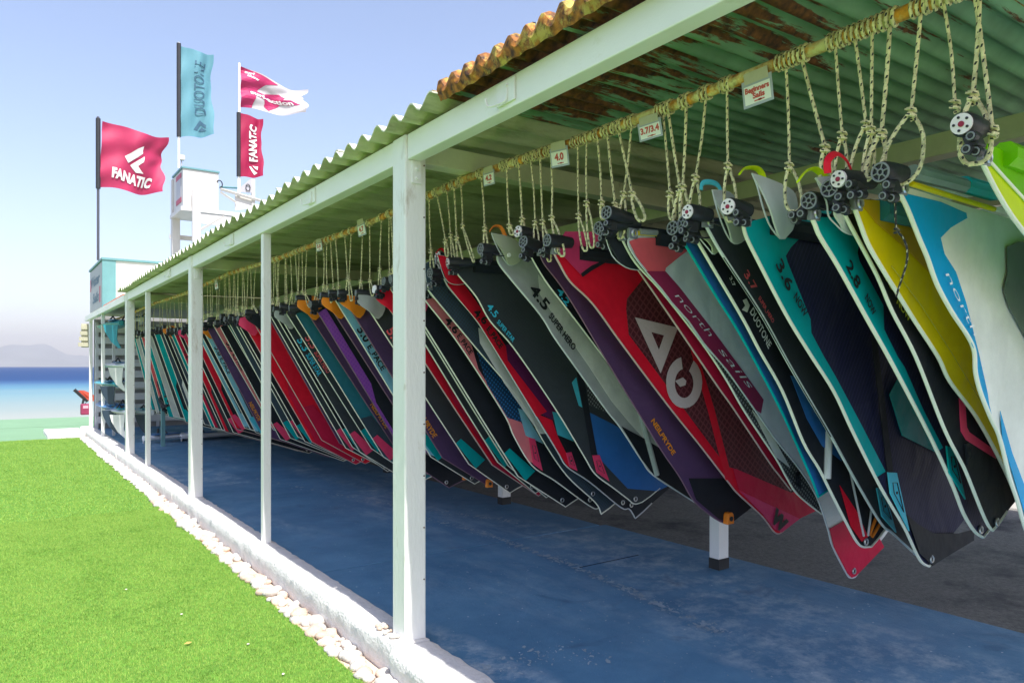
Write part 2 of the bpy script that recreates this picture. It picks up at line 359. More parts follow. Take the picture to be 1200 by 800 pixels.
for i in range(len(xs)-1):
    for j in range(len(yy)-1): s_.quad((xs[i], yy[j], -.62), (xs[i+1], yy[j], -.62), (xs[i+1], yy[j+1], -.62), (xs[i], yy[j+1], -.62))
tag(s_.build('sea', SEA), 'calm sea, pale turquoise near the beach and deep blue offshore', None, None, 'structure')
FOAM = mat('foam', (.8,.8,.78,1), .9, .05, 2)
fo = MB(); pts = [(-60+i*1.5, 29.6+.5*math.sin(i*.7)+.3*math.sin(i*1.9), -.605) for i in range(80)]
fo.tube(pts, .16, 5, flat=.25); tag(fo.build('shore_foam', FOAM, smooth=True), 'thin white line of foam along the shore', None, None, 'structure')

# island hills on the horizon
HILL = mat('far_hills', (.16,.17,.16,1), .95, .3, .004, 0, 1)
h = MB(); N = 60
prof = lambda t: 62+58*math.exp(-((t-.38)/.16)**2)+50*math.exp(-((t-.62)/.10)**2)+16*math.sin(t*31)+9*math.sin(t*77)
for i in range(N+1):
    t = i/N; x = -1700+t*3000; hh = max(4, prof(t)*min(1, t*8, (1-t)*8))*1.35
    h.v += [(x, 6000, -2), (x, 6350, hh*.55), (x, 6600, hh), (x, 7100, -2)]
for i in range(N):
    for k in range(3): h.f.append((i*4+k, (i+1)*4+k, (i+1)*4+k+1, i*4+k+1))
tag(h.build('hills', HILL, smooth=True), 'pale hazy hills across the water', None, None, 'structure')

# blue slab with joints, asphalt behind, kerb
fl = structure('slab_floor')
joints = [-1, .3, 4.6, 8.65, 12.7, 18.6]
for i in range(len(joints)-1):
    MB().box(1.70, 4.22+.03*math.sin(i*2.1), joints[i]+.007, joints[i+1]-.007, -.1, -.0015*(i % 2)).build('slab', SLAB, fl, bevel=.004)
MB().box(1.70, 4.3, -1, 18.6, -.14, -.012).build('slab_joint', mat('joint', (.02,.035,.06,1), .9), fl)
MB().box(3.15, 3.75, 3.705, 3.712, -.002, .0012).build('crack', mat('joint', (0,0,0,1)), fl)
MB().box(4.19, 7.95, -3, 24, -.13, -.010).build('asphalt_yard', ASPH)['kind'] = 'structure'
MB().box(7.952, 40, -12, 24, -.14, -.014).build('pale_yard', mat('pale_concrete', (.33,.32,.29,1), .85, .12, 2, .4, 50))['kind'] = 'structure'
kb = structure('kerb')
def kerb_piece(x0, x1, y0, y1, z1, seed):
    n = int((y1-y0)/.05); b = MB(); rnd = random.Random(seed)
    for i in range(n+1):
        y = y0+(y1-y0)*i/n; w = lambda s, f=9., a=.0042: a*mnoise.noise(Vector((y*f, s, seed)))*2
        ring = [(x0+.012+w(1), -.15), (x0+.006+w(2), -.05), (x0+w(3), z1-.03), (x0+.012+w(4), z1-.006+w(8, 5)), (x0+.03+w(4.5), z1+w(5, 7, .003)), ((x0+x1)/2, z1+w(6, 5, .003)), (x1-.03+w(7, 12, .008), z1+w(5.5, 6, .003)), (x1-.008+w(9, 14, .010), z1-.008), (x1+w(10, 14, .010), -.04)]
        b.v += [(X, y, Z) for X, Z in ring]
    for i in range(n):
        for q in range(8): a = i*9+q; b.f.append((a, a+1, a+10, a+9))
    b.f.append(tuple(range(9))); b.f.append(tuple(n*9+q for q in range(9)))
    return b.build('kerb_stone', KERB, kb, smooth=True)
kerb_piece(1.512, 1.712, 3.09, 8.3, .04, 1); kerb_piece(1.508, 1.715, 8.31, 12.6, .042, 2); kerb_piece(1.50, 1.76, 12.61, 18.4, .036, 3)
kerb_piece(1.49, 1.725, -4, 3.08, .03, 4)
# end slab patch at the far end of the kerb
MB().box(.85, 1.52, 17.3, 18.9, -.14, -.03).build('landing_slab', KERB, kb, bevel=.02)

# scuffed paint: pale worn flecks along the paths where boards are dragged
SCUFF = mat('worn_paint', (.30,.39,.47,1), .85, .2, 9, .5, 70)
def floor_at(px, py): d = FOC*EYE/(py-429); u = (px-600)/FOC*d; return d*SA+u*CA, d*CA-u*SA
def scuffs(path, n, spread, smax, seed):
    rnd = random.Random(seed); P = [floor_at(*p) for p in path]; b = MB()
    for k in range(n):
        t = rnd.random()*(len(P)-1); i = int(t); f = t-i; g = rnd.gauss(0, 1)
        x = P[i][0]*(1-f)+P[i+1][0]*f+g*spread; y = P[i][1]*(1-f)+P[i+1][1]*f+rnd.gauss(0, 1)*spread
        if not (1.75 < x < 4.15): continue
        s = smax*rnd.random()**2.5*math.exp(-abs(g)*.5)+.003; a0 = rnd.uniform(0, 6.3); m = rnd.randint(5, 8); el = rnd.uniform(.25, .7); ax = rnd.gauss(1.1, .5)
        ring = []
        for q in range(m):
            an = a0+2*math.pi*q/m; r = s*rnd.uniform(.45, 1.2); u, v = r*math.cos(an), r*math.sin(an)*el
            ring.append((x+u*math.cos(ax)-v*math.sin(ax), y+u*math.sin(ax)+v*math.cos(ax), .0012+.00001*(k % 40)))
        b.quad(*ring)
    b.build('scuff_mark', SCUFF, fl)['kind'] = 'stuff'
scuffs([(470,600),(560,622),(610,640),(660,658),(720,684),(790,716),(850,742)], 900, .035, .040, 1)
scuffs([(300,560),(420,585),(520,600),(600,610)], 420, .06, .045, 2)
scuffs([(560,790),(640,765),(700,770)], 150, .07, .03, 3)
scuffs([(560,660),(700,720),(900,790),(1100,790)], 420, .30, .011, 4)
scuffs([(380,600),(520,640),(760,640)], 260, .30, .012, 5)
# pebbles between turf and kerb
ps_ = structure('pebble_strip')
MB().box(1.385, 1.515, -3.5, 17.2, -.15, -.118).build('pebble_bed', STONE2, ps_)
def stone_mesh(seed, m):
    bm = bmesh.new(); bmesh.ops.create_icosphere(bm, subdivisions=2, radius=1); rnd = Vector((seed*3.1, seed*1.7, 0))
    for v in bm.verts: v.co *= 1+.33*mnoise.noise(v.co*1.1+rnd)
    for v in bm.verts: v.co.z *= .62; v.co.y *= .8
    me = bpy.data.meshes.new('stone'); bm.to_mesh(me); bm.free(); me.materials.append(m)
    me.polygons.foreach_set('use_smooth', [True]*len(me.polygons)); return me
SM = [stone_mesh(i, STONE if i % 5 else STONE2) for i in range(9)]
cnt = 0; y = 2.0; small = MB(); rnd = random.Random(3)
while y < 16.8:
    for _ in range(3):
        r = rnd.uniform(.018, .042) if rnd.random() < .8 else rnd.uniform(.045, .06)
        x = rnd.uniform(1.395, 1.515-r*.4); yy_ = y+rnd.uniform(-.03, .03)
        if cnt < 292 and y < 9.6:
            o = link('stone', rnd.choice(SM), ps_, (x, yy_, -.118+r*.38)); o.scale = (r*1.05, r*1.25, r); o.rotation_euler = (rnd.uniform(-.3,.3), rnd.uniform(-.3,.3), rnd.uniform(0,6.3)); cnt += 1
        else: small.blob((x, yy_, -.112+r*.35), r*1.1, r*1.3, r*.7, 6, 4, cnt+int(y*100), .3)
    y += .072 if y < 9.6 else .05
tag(small.build('small_pebble', STONE, ps_, smooth=True), None, None, None, 'stuff')
# scraps lying on the grass
for i, (px, py, cc, lb) in enumerate([(213, 719, 'w', 'white scrap on the grass'), (291, 754, 'w', 'small white pebble near the grass edge at the bottom'), (332, 789, 'w', 'white pebble lowest on the grass'), (220, 754, 'b', 'dry tan leaf lying on the grass'), (148, 690, 'w', 'tiny white speck far up the grass')]):
    d = FOC*(EYE-TZ-.01)/(py-429); u = (px-600)/FOC*d; X = d*SA+u*CA; Y = d*CA-u*SA
    b = MB().blob((0, 0, .010), .007, .006, .004, 7, 4, i, .5) if cc == 'w' else MB().quad((-.02, 0, .014), (0, .008, .020), (.022, .002, .016), (.003, -.008, .013))
    o = b.build('pebble' if cc == 'w' else 'dry_leaf', STONE if cc == 'w' else mat('dry_leaf', (.42,.28,.08,1), .8), None, smooth=True); o.location = (X, Y, TZ); tag(o, lb, 'pebble' if cc == 'w' else 'leaf')
# loose shells and stones at the foot of the first post
for i in range(16):
    r = rnd.uniform(.008, .018); o = link('stone', SM[i % 9], ps_, (1.545+rnd.uniform(0, .05), 3.16+rnd.uniform(0, .2), .045+r*.4)); o.scale = (r, r*1.2, r); o.rotation_euler.z = i

# ================================================================== SHELTER
BZ0, BZ1 = 2.336, 2.456
sh = thing('shelter', 'long white open-fronted shelter with corrugated roof over the hanging sails', 'shelter', (1.65, 8, 0))
SL = Vector((-1.65, -8, 0))
def part(b, name, m, smooth=False, bevel=0.):
    o = b.build(name, m, sh, smooth, bevel); o.location = SL; return o
wide = [(3.11, 3.245), (7.76, 7.89), (12.16, 12.30), (-.55, -.42)]
for y0, y1 in wide:
    o = part(MB().box(1.588, 1.702, y0, y1, .0, BZ1+.0), 'post', WHITE, bevel=.008)
    b = MB().box(1.62, 1.672, y0-.012, y0-.001, 2.225, 2.335); pl = b.build('gusset_plate', WHITE, o, bevel=.002)
    for z in (2.25, 2.295): MB().cyl((1.646, y0-.012, z), (1.646, y0-.022, z), .008, 8).build('bolt', WHITE, o)
thin = [5.47, 10.62, 15.55, 17.7]
for y0, y1 in wide:
    for k in range(9):
        for xx in (1.697,): part(MB().cyl((1.7015, y0+.03, .2+k*.25), (1.7045, y0+.03, .2+k*.25), .005, 6), 'screw', mat('rusty_screw', (.10,.05,.03,1), .7))
        part(MB().cyl((1.690, y0+.0005, .32+k*.25), (1.690, y0-.003, .32+k*.25), .004, 6), 'screw', mat('rusty_screw', (.10,.05,.03,1), .7))
for yc in thin: part(MB().box(1.612, 1.672, yc-.03, yc+.03, .0, BZ0-.002), 'post', WHITE, bevel=.006)
# front beam, butted against the wide posts
ends = [(-.75, -.552), (-.418, 3.108), (3.247, 7.758), (7.892, 12.158)]
for y0, y1 in ends: part(MB().box(1.60, 1.673, y0, y1, BZ0, BZ1), 'front_beam', BEAM, bevel=.004)
part(MB().box(1.58, 1.673, 12.302, 18.3, BZ0-.01, BZ1-.025), 'front_beam', BEAM, bevel=.004)
for y0, y1 in wide: part(MB().box(1.704, 7.4, (y0+y1)/2-.045, (y0+y1)/2+.045, BZ0+.002, BZ1-.015), 'cross_beam', CROSS, bevel=.004)
part(MB().box(3.57, 3.67, -.7, 17.6, BZ0-.006, BZ1-.022), 'back_beam', CROSS, bevel=.004)
part(MB().box(7.3, 7.4, -4, 18, 0.0, BZ1-.02), 'back_wall', mat('back_wall_boards', (.20,.21,.19,1), .8, .2, 3)) if False else None
for yy_ in (-.5, 2.5, 5.5, 10, 14.2): part(MB().box(7.30, 7.38, yy_, yy_+.08, 0, BZ1-.02), 'back_post', WHITE)
LIGHT_BLOCK = mat('light_block_boards', (.17,.18,.17,1), .8, .25, 3)
for i in range(10): part(MB().box(7.385, 7.41, 4.2, 18, .62+i*.205, .80+i*.205), 'back_board', LIGHT_BLOCK)  # unseen boards added to keep the space behind the sails dark
# corrugated sheets
def sheet(y0, y1, x0, x1, zb, pitch, amp, m, mtop, name, ragged=0., seed=0):
    ny = max(6, int(round((y1-y0)/pitch*8))); nx = 10; b = MB(); t = .007; rnd = random.Random(seed)
    for lay in (0, 1):
        for i in range(nx+1):
            for j in range(ny+1):
                y = y0+(y1-y0)*j/ny
                ragg = ragged*abs(mnoise.noise(Vector((y*9, seed, 0))))*2 if i == 0 else 0
                x = x0+ragg+(x1-x0-ragg)*i/nx
                z = zb+.015*(x-1.5)+amp*.5*(1-math.cos(2*math.pi*y/pitch))+t*lay+.006*mnoise.noise(Vector((x*.9, y*.9, seed)))
                if ragged: z += .008*mnoise.noise(Vector((x*3, y*5, seed)))
                b.v.append((x, y, z))
    M = (nx+1)*(ny+1); top0 = None
    for i in range(nx):
        for j in range(ny):
            a = i*(ny+1)+j; b.f.append((a, a+1, a+ny+2, a+ny+1)); 
    nlow = len(b.f)
    for i in range(nx):
        for j in range(ny):
            a = M+i*(ny+1)+j; b.f.append((a, a+ny+1, a+ny+2, a+1))
    for j in range(ny): b.f.append((j, M+j, M+j+1, j+1)); q = nx*(ny+1)+j; b.f.append((q, q+1, M+q+1, M+q))
    for i in range(nx): a = i*(ny+1); b.f.append((a, a+ny+1, M+a+ny+1, M+a)); a += ny; b.f.append((a, M+a, M+a+ny+1, a+ny+1))
    me = bpy.data.meshes.new(name); me.from_pydata(b.v, [], b.f); me.materials.append(m); me.materials.append(mtop)
    mi = [0]*nlow+[1]*(len(b.f)-nlow); me.polygons.foreach_set('material_index', mi); me.polygons.foreach_set('use_smooth', [True]*len(b.f)); me.set_sharp_from_angle(angle=R(50))
    return link(name, me, sh, SL)
PC = .175
y = 2.72; i = 0
while y < 12.2:
    y1 = min(y+PC*6, 12.42); dz = .009*(i % 2)
    sheet(y-.03, y1, 1.50+.008*(i % 3), 4.4, BZ1+.004+dz, PC, .05, CEMENT, CEMENT2, 'roof_sheet', 0, i)
    sheet(y-.03, y1, 4.25, 7.7, BZ1+.026+dz, PC, .05, CEMENT, CEMENT2, 'roof_sheet', 0, i+50)
    y = y1; i += 1
y = -.8; i = 0
while y < 2.7:
    y1 = min(y+.10*9, 2.77); dz = .008*(i % 2)
    o = sheet(y-.03, y1, 1.53, 4.4, BZ1+.034+dz, .10, .036, STEEL, STEELTOP, 'roof_sheet', .05, i+90)
    sheet(y-.03, y1, 4.25, 7.7, BZ1+.052+dz, .10, .036, STEEL, STEELTOP, 'roof_sheet', 0, i+140)
    # rust-eaten front lip in short separate tongues
    y = y1; i += 1
# rusted capping strip that lies along the front of the steel sheets
cap = MB(); ncap = 260
for j in range(ncap+1):
    y = -.82+(2.66+.82)*j/ncap; w = .5*(1-math.cos(2*math.pi*y/.10)); e = .012*mnoise.noise(Vector((y*13, 3, 1)))
    e2 = .02*mnoise.noise(Vector((y*21, 5, 2)))
    cap.v += [(1.526+e*.3, y, BZ1+.001+.006*w+abs(e2)*.3), (1.507+e, y, BZ1+.028+.026*w+e2*.6), (1.513+e*.7, y, BZ1+.050+.042*w+e2*.4), (1.545, y, BZ1+.062+.048*w), (1.85+e*3, y, BZ1+.066+.046*w)]
for j in range(ncap):
    for q in range(4): a = j*5+q; cap.f.append((a, a+1, a+6, a+5))
part(cap, 'rusty_capping', STEELTOP, smooth=True)
# purlin bands under the cement roof
for xx in (5.2, 6.5): part(MB().box(xx, xx+.06, -.7, 12.3, BZ0+.04, BZ1+.0), 'purlin', CROSS)
# hooks on the front beam
for yc in (2.32, 4.42, 6.3, 8.95):
    pl = part(MB().box(1.590, 1.5985, yc-.10, yc+.02, BZ0+.02, BZ1-.012), 'hook_plate', BEAM, bevel=.002)
    hk = MB().tube(smooth_line([(1.588, yc-.055, BZ0+.075), (1.585, yc-.055, BZ0+.032), (1.575, yc-.03, BZ0+.020), (1.560, yc+.03, BZ0+.022), (1.553, yc+.04, BZ0+.055)]), .005, 6)
    hk.build('hook', WHITE, pl, smooth=True)
    for z in (.07, .085): MB().cyl((1.5895, yc-.055, BZ0+z), (1.583, yc-.055, BZ0+z), .005, 8).build('bolt', WHITE, pl)
part(MB().box(1.68, 7.6, 12.425, 12.46, BZ1+.014, BZ1+.17), 'sky_block_strip', CROSS)  # strip added to block the sky showing through the roof gap
part(MB().box(1.68, 7.38, 12.306, 17.95, BZ1-.022, BZ1+.012), 'flat_roof', CROSS)
# the hanging rail
zr_t = [(-1, .95), (.0, .945), (.9, .945), (1.74, .933), (2.2, .935), (3.17, .968), (4.6, .925), (6.2, .925), (7.83, .962), (10, .93), (12.2, .96), (15, .94), (18, .95)]
def railZ(y):
    ys_ = [a for a, _ in zr_t]; return EYE+float(np.interp(y, ys_, [b for _, b in zr_t]))
part(MB().tube([(XR+.004*mnoise.noise(Vector((0, yv, 4))), yv, railZ(yv)) for yv in np.arange(-.9, 17.9, .06)], [.0195+.0022*mnoise.noise(Vector((0, yv*9, 1))) for yv in np.arange(-.9, 17.9, .06)], 10), 'hanging_rail', RAIL, smooth=True)
# low white stubs that carry the back edge of the slab
for px, py in ((842.5, 665), (591, 590), (455, 553)):
    d = EYE*FOC/(py-429); u = (px-600)/FOC*d; X = d*SA+u*CA; Y = d*CA-u*SA
    st = thing('short_post', {842: 'short white post with black foot under the orange clipped purple sail', 591: 'short white post standing under a dark sail corner, second from the camera', 455: 'short white post farthest back beside the first wide post'}[int(px)], 'post', (X, Y, 0))
    MB().box(-.05, .05, -.04, .04, .07, .40).build('stub', WHITE, st, bevel=.004); MB().box(-.052, .052, -.042, .042, 0, .07).build('foot', mat('black_foot', (.03,.03,.03,1), .7), st)

# ================================================================== FAR BUILDINGS, FLAGS, RACK
TEAL = mat('teal_trim', (.13,.29,.31,1), .5, .08)
BRIGHT = mat('bright_white_board', (.58,.57,.56,1), .5, .04, 2, .1)
PALE = mat('pale_panel', (.40,.40,.44,1), .5, .05)
DKBLUE = mat('dark_blue_print', (.06,.14,.22,1), .5); REDP = mat('red_print', (.42,.05,.10,1), .5)
sb = thing('sign_box', 'white boxed sign with pale blue corner trim at the far end of the shelter', 'sign', (1.6, 15.1, 2.43))
MB().box(0, 3.2, 0, 2.2, 0, .86).build('sign_board', BRIGHT, sb, bevel=.005)
MB().box(-.012, -.001, .05, 2.17, .02, .84).build('side_panel', PALE, sb)
MB().box(-.02, .20, -.014, -.001, 0, .86).build('corner_trim', TEAL, sb); MB().box(-.02, -.013, -.012, .045, 0, .86).build('corner_trim', TEAL, sb)
MB().box(-.03, 3.22, -.03, 2.23, .862, .90).build('top_trim', TEAL, sb)
lettering('Water', (-.0145, 1.95, .50), (0, -1.5, 0), (0, 0, .20), DKBLUE, sb, 'sign_lettering', .03, .2)
lettering('Sails', (-.0145, 1.65, .17), (0, -1.05, 0), (0, 0, .19), DKBLUE, sb, 'sign_lettering', .03, .2)
MB().box(-.016, -.0135, .35, .50, .12, .42).build('sign_mark', REDP, sb); MB().box(-.016, -.0135, 1.95, 2.1, .44, .68).build('sign_mark', REDP, sb)
orr = mat('orange_strip', (.55,.16,.09,1), .6)
o = MB().tube([(1.60, 12.5, 2.44), (1.62, 13.5, 2.455), (1.62, 14.6, 2.45), (1.61, 15.05, 2.445)], .02, 6).build('edge_strip', orr, sh, smooth=True); o.location = SL
# lean-to flap and canvas at the far left end
ex0, ez1 = onY(91.5, 379, 17.9); ex1, ez0 = onY(104, 407, 17.9)
eave = thing('eave_panel', 'small pale cream louvred panel sticking out behind the last thin post', 'panel', ((ex0+ex1)/2, 17.9, ez0)); ew = (ex1-ex0)/2; eh = ez1-ez0
CRM = mat('cream_panel', (.46,.44,.33,1), .6)
MB().box(-ew*.4, ew, 0, .03, 0, eh).build('panel', CRM, eave, bevel=.004)
for i in range(4): MB().box(-ew*(1-.18*i), ew, -.03, -.002, eh*(.04+.24*i), eh*(.20+.24*i)).build('slat', CRM, eave)

# tower behind
TY = 32.0
def T(px, py): x, z = onY(px, py, TY); return x, z
xl, zt = T(214.5, 197); xr, zb = T(256, 247); x0t = xl
tw = thing('lookout_tower', 'white wooden lookout tower with teal roof trim behind the shelter', 'tower', (xl, TY, -.15))
o_ = Vector((xl, TY, -.15)); zt -= o_.z; zb -= o_.z; wX = xr-xl
dep = 1.9
MB().box(0, wX, 0, dep, zb, zt).build('cabin', BRIGHT, tw, bevel=.01)
rf = MB().box(-.06, wX+.04, -.05, dep+.1, zt+.002, zt+.07); rf.build('roof_trim', TEAL, tw)
MB().box(-.02, -.004, .35, 1.25, zb+.45, zb+1.25).build('window', PALE, tw)
for z0 in (zb+.25, zb+1.25): MB().box(-.025, -.006, .3, 1.3, z0, z0+.2).build('window_band', REDP, tw)
for px0, px1, ptop, yy_ in ((224, 233.3, 223, -.12), ):
    a, z = T(px0, ptop); b, _ = T(px1, ptop); MB().box(a-o_.x, b-o_.x, yy_-.15, yy_, 0, z-o_.z).build('post', BRIGHT, tw, bevel=.01)
MB().box(-.06, .26, dep+.02, dep+.34, 0, zt-.05).build('post', BRIGHT, tw)
x2, z2 = T(297, 210); MB().box(x2-o_.x-.07, x2-o_.x+.07, .0, .14, zb-1.5, z2-o_.z).build('rail_post', BRIGHT, tw)
x3, z3 = T(300, 247)
MB().box(-.1, x3-o_.x+.1, -.10, dep+.3, zb-.16, zb-.002).build('platform', BRIGHT, tw)
MB().box(.55, x3-o_.x+.05, -.06, -.01, zb-.62, zb-.20).build('fascia_board', BRIGHT, tw)
br = MB().tube([(.5, -.03, zb-1.0), (1.6, -.03, zb-.2)], .06, 4); br.build('brace', BRIGHT, tw)
MB().box(-.1, wX+1.2, dep+.36, dep+.46, zb-1.0, zb-.80).build('tie_beam', BRIGHT, tw)
a = T(258, 222); b = T(320, 240)
rl = MB().tube([(a[0]-o_.x, -.05, a[1]-o_.z), (b[0]-o_.x, -.05, b[1]-o_.z)], .07, 4); rl.build('hand_rail', BRIGHT, tw)
a = T(258, 219); b = T(278, 220); rl = MB().tube([(a[0]-o_.x, .05, a[1]-o_.z), (b[0]-o_.x, .05, b[1]-o_.z)], .05, 4); rl.build('hand_rail', TEAL, tw)
a = T(258, 225); b = T(276, 237); rl = MB().tube([(a[0]-o_.x, -.02, a[1]-o_.z), (b[0]-o_.x, -.02, b[1]-o_.z)], .06, 4); rl.build('hand_rail', BRIGHT, tw)
pts = [T(*p) for p in ((280, 221), (295, 208.5), (296, 226), (282, 225))]
gp = MB(); gp.v = [(p[0]-o_.x, .02, p[1]-o_.z) for p in pts]+[(p[0]-o_.x, .05, p[1]-o_.z) for p in pts]; gp.f = [(0,1,2,3), (7,6,5,4)]+[(i, i+4, (i+1) % 4+4, (i+1) % 4) for i in range(4)]
gp.build('rail_panel', PALE, tw)
for pp in ((290.5, 220),):
    q = T(*pp); MB().tube([(q[0]-o_.x+.09*math.cos(k*.628), -.02, q[1]-o_.z+.15*math.sin(k*.628)) for k in range(10)], .018, 5, closed=True).build('ring', mat('black_plastic', (.02,.021,.024,1), .45), tw)
a = T(257, 216); MB().tube([(a[0]-o_.x+.12*math.cos(k*.5), -.02, a[1]-o_.z+.16*math.sin(k*.5)) for k in range(-3, 6)], .025, 5).build('hoop', mat('black_plastic', (0,0,0,1)), tw)
pts = [T(*p) for p in ((276, 226), (297, 229), (297, 244), (276, 246))]
gp = MB(); gp.v = [(p[0]-o_.x, .06, p[1]-o_.z) for p in pts]+[(p[0]-o_.x, .09, p[1]-o_.z) for p in pts]; gp.f = [(0,1,2,3), (7,6,5,4)]+[(i, i+4, (i+1) % 4+4, (i+1) % 4) for i in range(4)]
gp.build('balustrade_board', BRIGHT, tw)
a = T(214.5, 193); c_ = thing('wind_sensor', 'small pale wind sensor on a thin stem on the tower roof', 'sensor', (a[0], TY+.3, zt+o_.z+.07))
MB().cyl((0,0,0), (0,0,.32), .03, 6).build('stem', PALE, c_); MB().box(-.12, .12, -.1, .1, .32, .52).build('sensor_head', BRIGHT, c_, bevel=.02)

# flags
def flag(px_pole, py_top, py_bot, Y, corners, label, colname, col, pole_m, sleeve, prints, amp=.10, base=0., polebot=None, polename='flag'):
    """a cloth from measured corner points (hoist top, fly top ... ) as a waving grid; prints are drawn in cloth u,v"""
    tl, tr, br, bl = [onY(*c, Y) for c in corners]
    px, pz = onY(px_pole, py_top, Y); _, pb = onY(px_pole, py_bot, Y)
    root = thing('flag', label, 'flag', (px, Y, pb if polebot is None else polebot), 'flags flying behind the shelter')
    O = Vector(root.location); W_ = abs(tr[0]-tl[0])
    def pos(u, v, off=0.):
        x = (tl[0]*(1-u)+tr[0]*u)*(1-v)+(bl[0]*(1-u)+br[0]*u)*v; z = (tl[1]*(1-u)+tr[1]*u)*(1-v)+(bl[1]*(1-u)+br[1]*u)*v
        k = u**.8
        y = amp*W_*k*(math.sin(5.2*u+2.3*v+px_pole)+.55*math.sin(9*u-5*v+1)+.22*math.sin(17*u+9*v))
        y += .035*W_*math.sin(14*(v+.35*u))*math.exp(-3*u)
        z += .05*W_*k*math.sin(6*u+1.2)+(-.02*W_*math.sin(8*v)*u)
        x += .035*W_*k*math.sin(7*v+2)+.02*W_*k*math.sin(19*v)
        return (x-O.x, y-off, z-O.z)
    g = MB(); nu, nv = 26, 22
    for lay in (0, 1):
        for i in range(nu+1):
            for j in range(nv+1): g.v.append(pos(i/nu, j/nv, -.006*lay))
    M = (nu+1)*(nv+1)
    for i in range(nu):
        for j in range(nv):
            a = i*(nv+1)+j; g.f.append((a, a+nv+1, a+nv+2, a+1)); g.f.append((M+a, M+a+1, M+a+nv+2, M+a+nv+1))
    cm = mat(colname, col, .6, .05, 2, .2, 60, trans=.3, wrinkle=1.5)
    g.build('cloth', cm, root, smooth=True)
    for kind, dat, colr in prints:
        mm = mat('print_%s' % colr, {'white': (.82,.82,.82,1), 'navy': (.05,.13,.20,1), 'pink': (.45,.02,.12,1), 'maroon': (.36,.015,.12,1)}[colr], .6, .03, trans=.15)
        if kind == 'text':
            s, u0, v0, eu, ev, bold = dat     # baseline start (u0,v0), full-length step eu=(du,dv), full-height step ev
            lettering(s, (0,0,0), (1,0,0), (0,0,1), mm, root, 'flag_lettering', bold, warp=lambda a, b: pos(u0+eu[0]*a+ev[0]*b, v0+eu[1]*a+ev[1]*b, .03 if Y > 25 else .018))
        else:
            pb_ = MB(); P = dat
            bm = bmesh.new(); vs = [bm.verts.new((p[0], p[1], 0)) for p in P]; bm.faces.new(vs)
            for k in range(1, 14):
                for axis in (0, 1):
                    co = [0,0,0]; no = [0,0,0]; co[axis] = k/14; no[axis] = 1
                    bmesh.ops.bisect_plane(bm, geom=list(bm.verts)+list(bm.edges)+list(bm.faces), plane_co=co, plane_no=no)
            bmesh.ops.triangulate(bm, faces=list(bm.faces))
            for v in bm.verts: v.co = pos(v.co.x, v.co.y, .016 if Y > 25 else .010)
            me = bpy.data.meshes.new('emblem'); bm.to_mesh(me); bm.free(); me.materials.append(mm); link('emblem', me, root)
    zz0 = 0; top = pz-O.z
    MB().cyl((0, 0, zz0), (0, 0, top), .045 if Y > 25 else .028, 8).build('pole', pole_m, root, smooth=True)
    if sleeve:
        s0 = onY(px_pole, sleeve[0], Y)[1]-O.z; s1 = onY(px_pole, sleeve[1], Y)[1]-O.z
        MB().cyl((0, 0, s1), (0, 0, s0), .085 if Y > 25 else .05, 8).build('sleeve', mat('black_sleeve', (.02,.022,.028,1), .6), root, smooth=True)
    return root
PGREY = mat('dark_pole', (.07,.07,.09,1), .5); PWHITE = mat('white_pole', (.78,.78,.78,1), .4)
flag(115, 137, 305, 18.3, ((120, 142), (196, 163), (189, 226), (116.5, 219)), 'large raspberry flag with white lettering on a dark pole at left', 'raspberry_cloth', (.50,.035,.12,1), PGREY, (139, 221),
     [('text', ('FANATIC', .17, .84, (.62, .05), (0, -.15), .05), 'white'),
      ('poly', [(.37,.47),(.66,.20),(.66,.33),(.44,.56)], 'white'), ('poly', [(.47,.59),(.68,.38),(.68,.49),(.60,.57),(.66,.68),(.54,.68)], 'white')], amp=.11)
flag(209.5, 50, 197, TY, ((211, 54), (249.5, 65), (249.5, 158), (211, 160.5)), 'tall light blue flag with dark vertical lettering on the tower', 'sky_blue_cloth', (.14,.36,.44,1), PWHITE, (51, 160.5),
     [('text', ('DUOTONE', .76, .74, (0, -.62), (-.34, 0), .0), 'navy'), ('poly', [(.40,.92),(.58,.80),(.78,.86),(.78,.90),(.62,.85),(.52,.92)], 'navy'), ('poly', [(.55,.93),(.66,.88),(.80,.93)], 'navy')], amp=.10)
flag(280.5, 74, 226, TY, ((282, 78), (358, 108), (355, 135), (282, 125)), 'pink and white flag with round emblem flying highest on the right pole', 'pink_white_cloth', (.62,.60,.62,1), PWHITE, None,
     [('poly', [(0,0),(.55,.06),(.40,.22),(.28,.45),(.20,.80),(.17,1),(0,1)], 'pink'), ('poly', [(.36,.62),(.40,.50),(.62,.32),(.70,.45),(.66,.60),(.44,.95),(.36,.85)], 'pink'), ('poly', [(.12,.50),(.80,.56),(.88,.72),(.14,.66)], 'maroon'), ('text', ('surf-action', .15, .645, (.64, .06), (0, -.11), .04), 'white'), ('text', ('surf', .06, .12, (.14, .0), (0, -.07), .03), 'white'), ('text', ('show', .10, .20, (.18, .03), (0, -.07), .03), 'white')], amp=.08)
flag(279.6, 131, 226, TY-.05, ((281.5, 132.5), (308, 140), (307, 207), (281, 207)), 'narrow crimson flag with white vertical lettering below the pink one', 'crimson_cloth', (.42,.012,.08,1), PWHITE, (132, 207),
     [('text', ('FANATIC', .74, .74, (0, -.60), (-.34, 0), .05), 'white'), ('poly', [(.40,.82),(.50,.82),(.78,.93),(.66,.95)], 'white'), ('poly', [(.55,.80),(.78,.82),(.78,.88),(.66,.84)], 'white')], amp=.10)

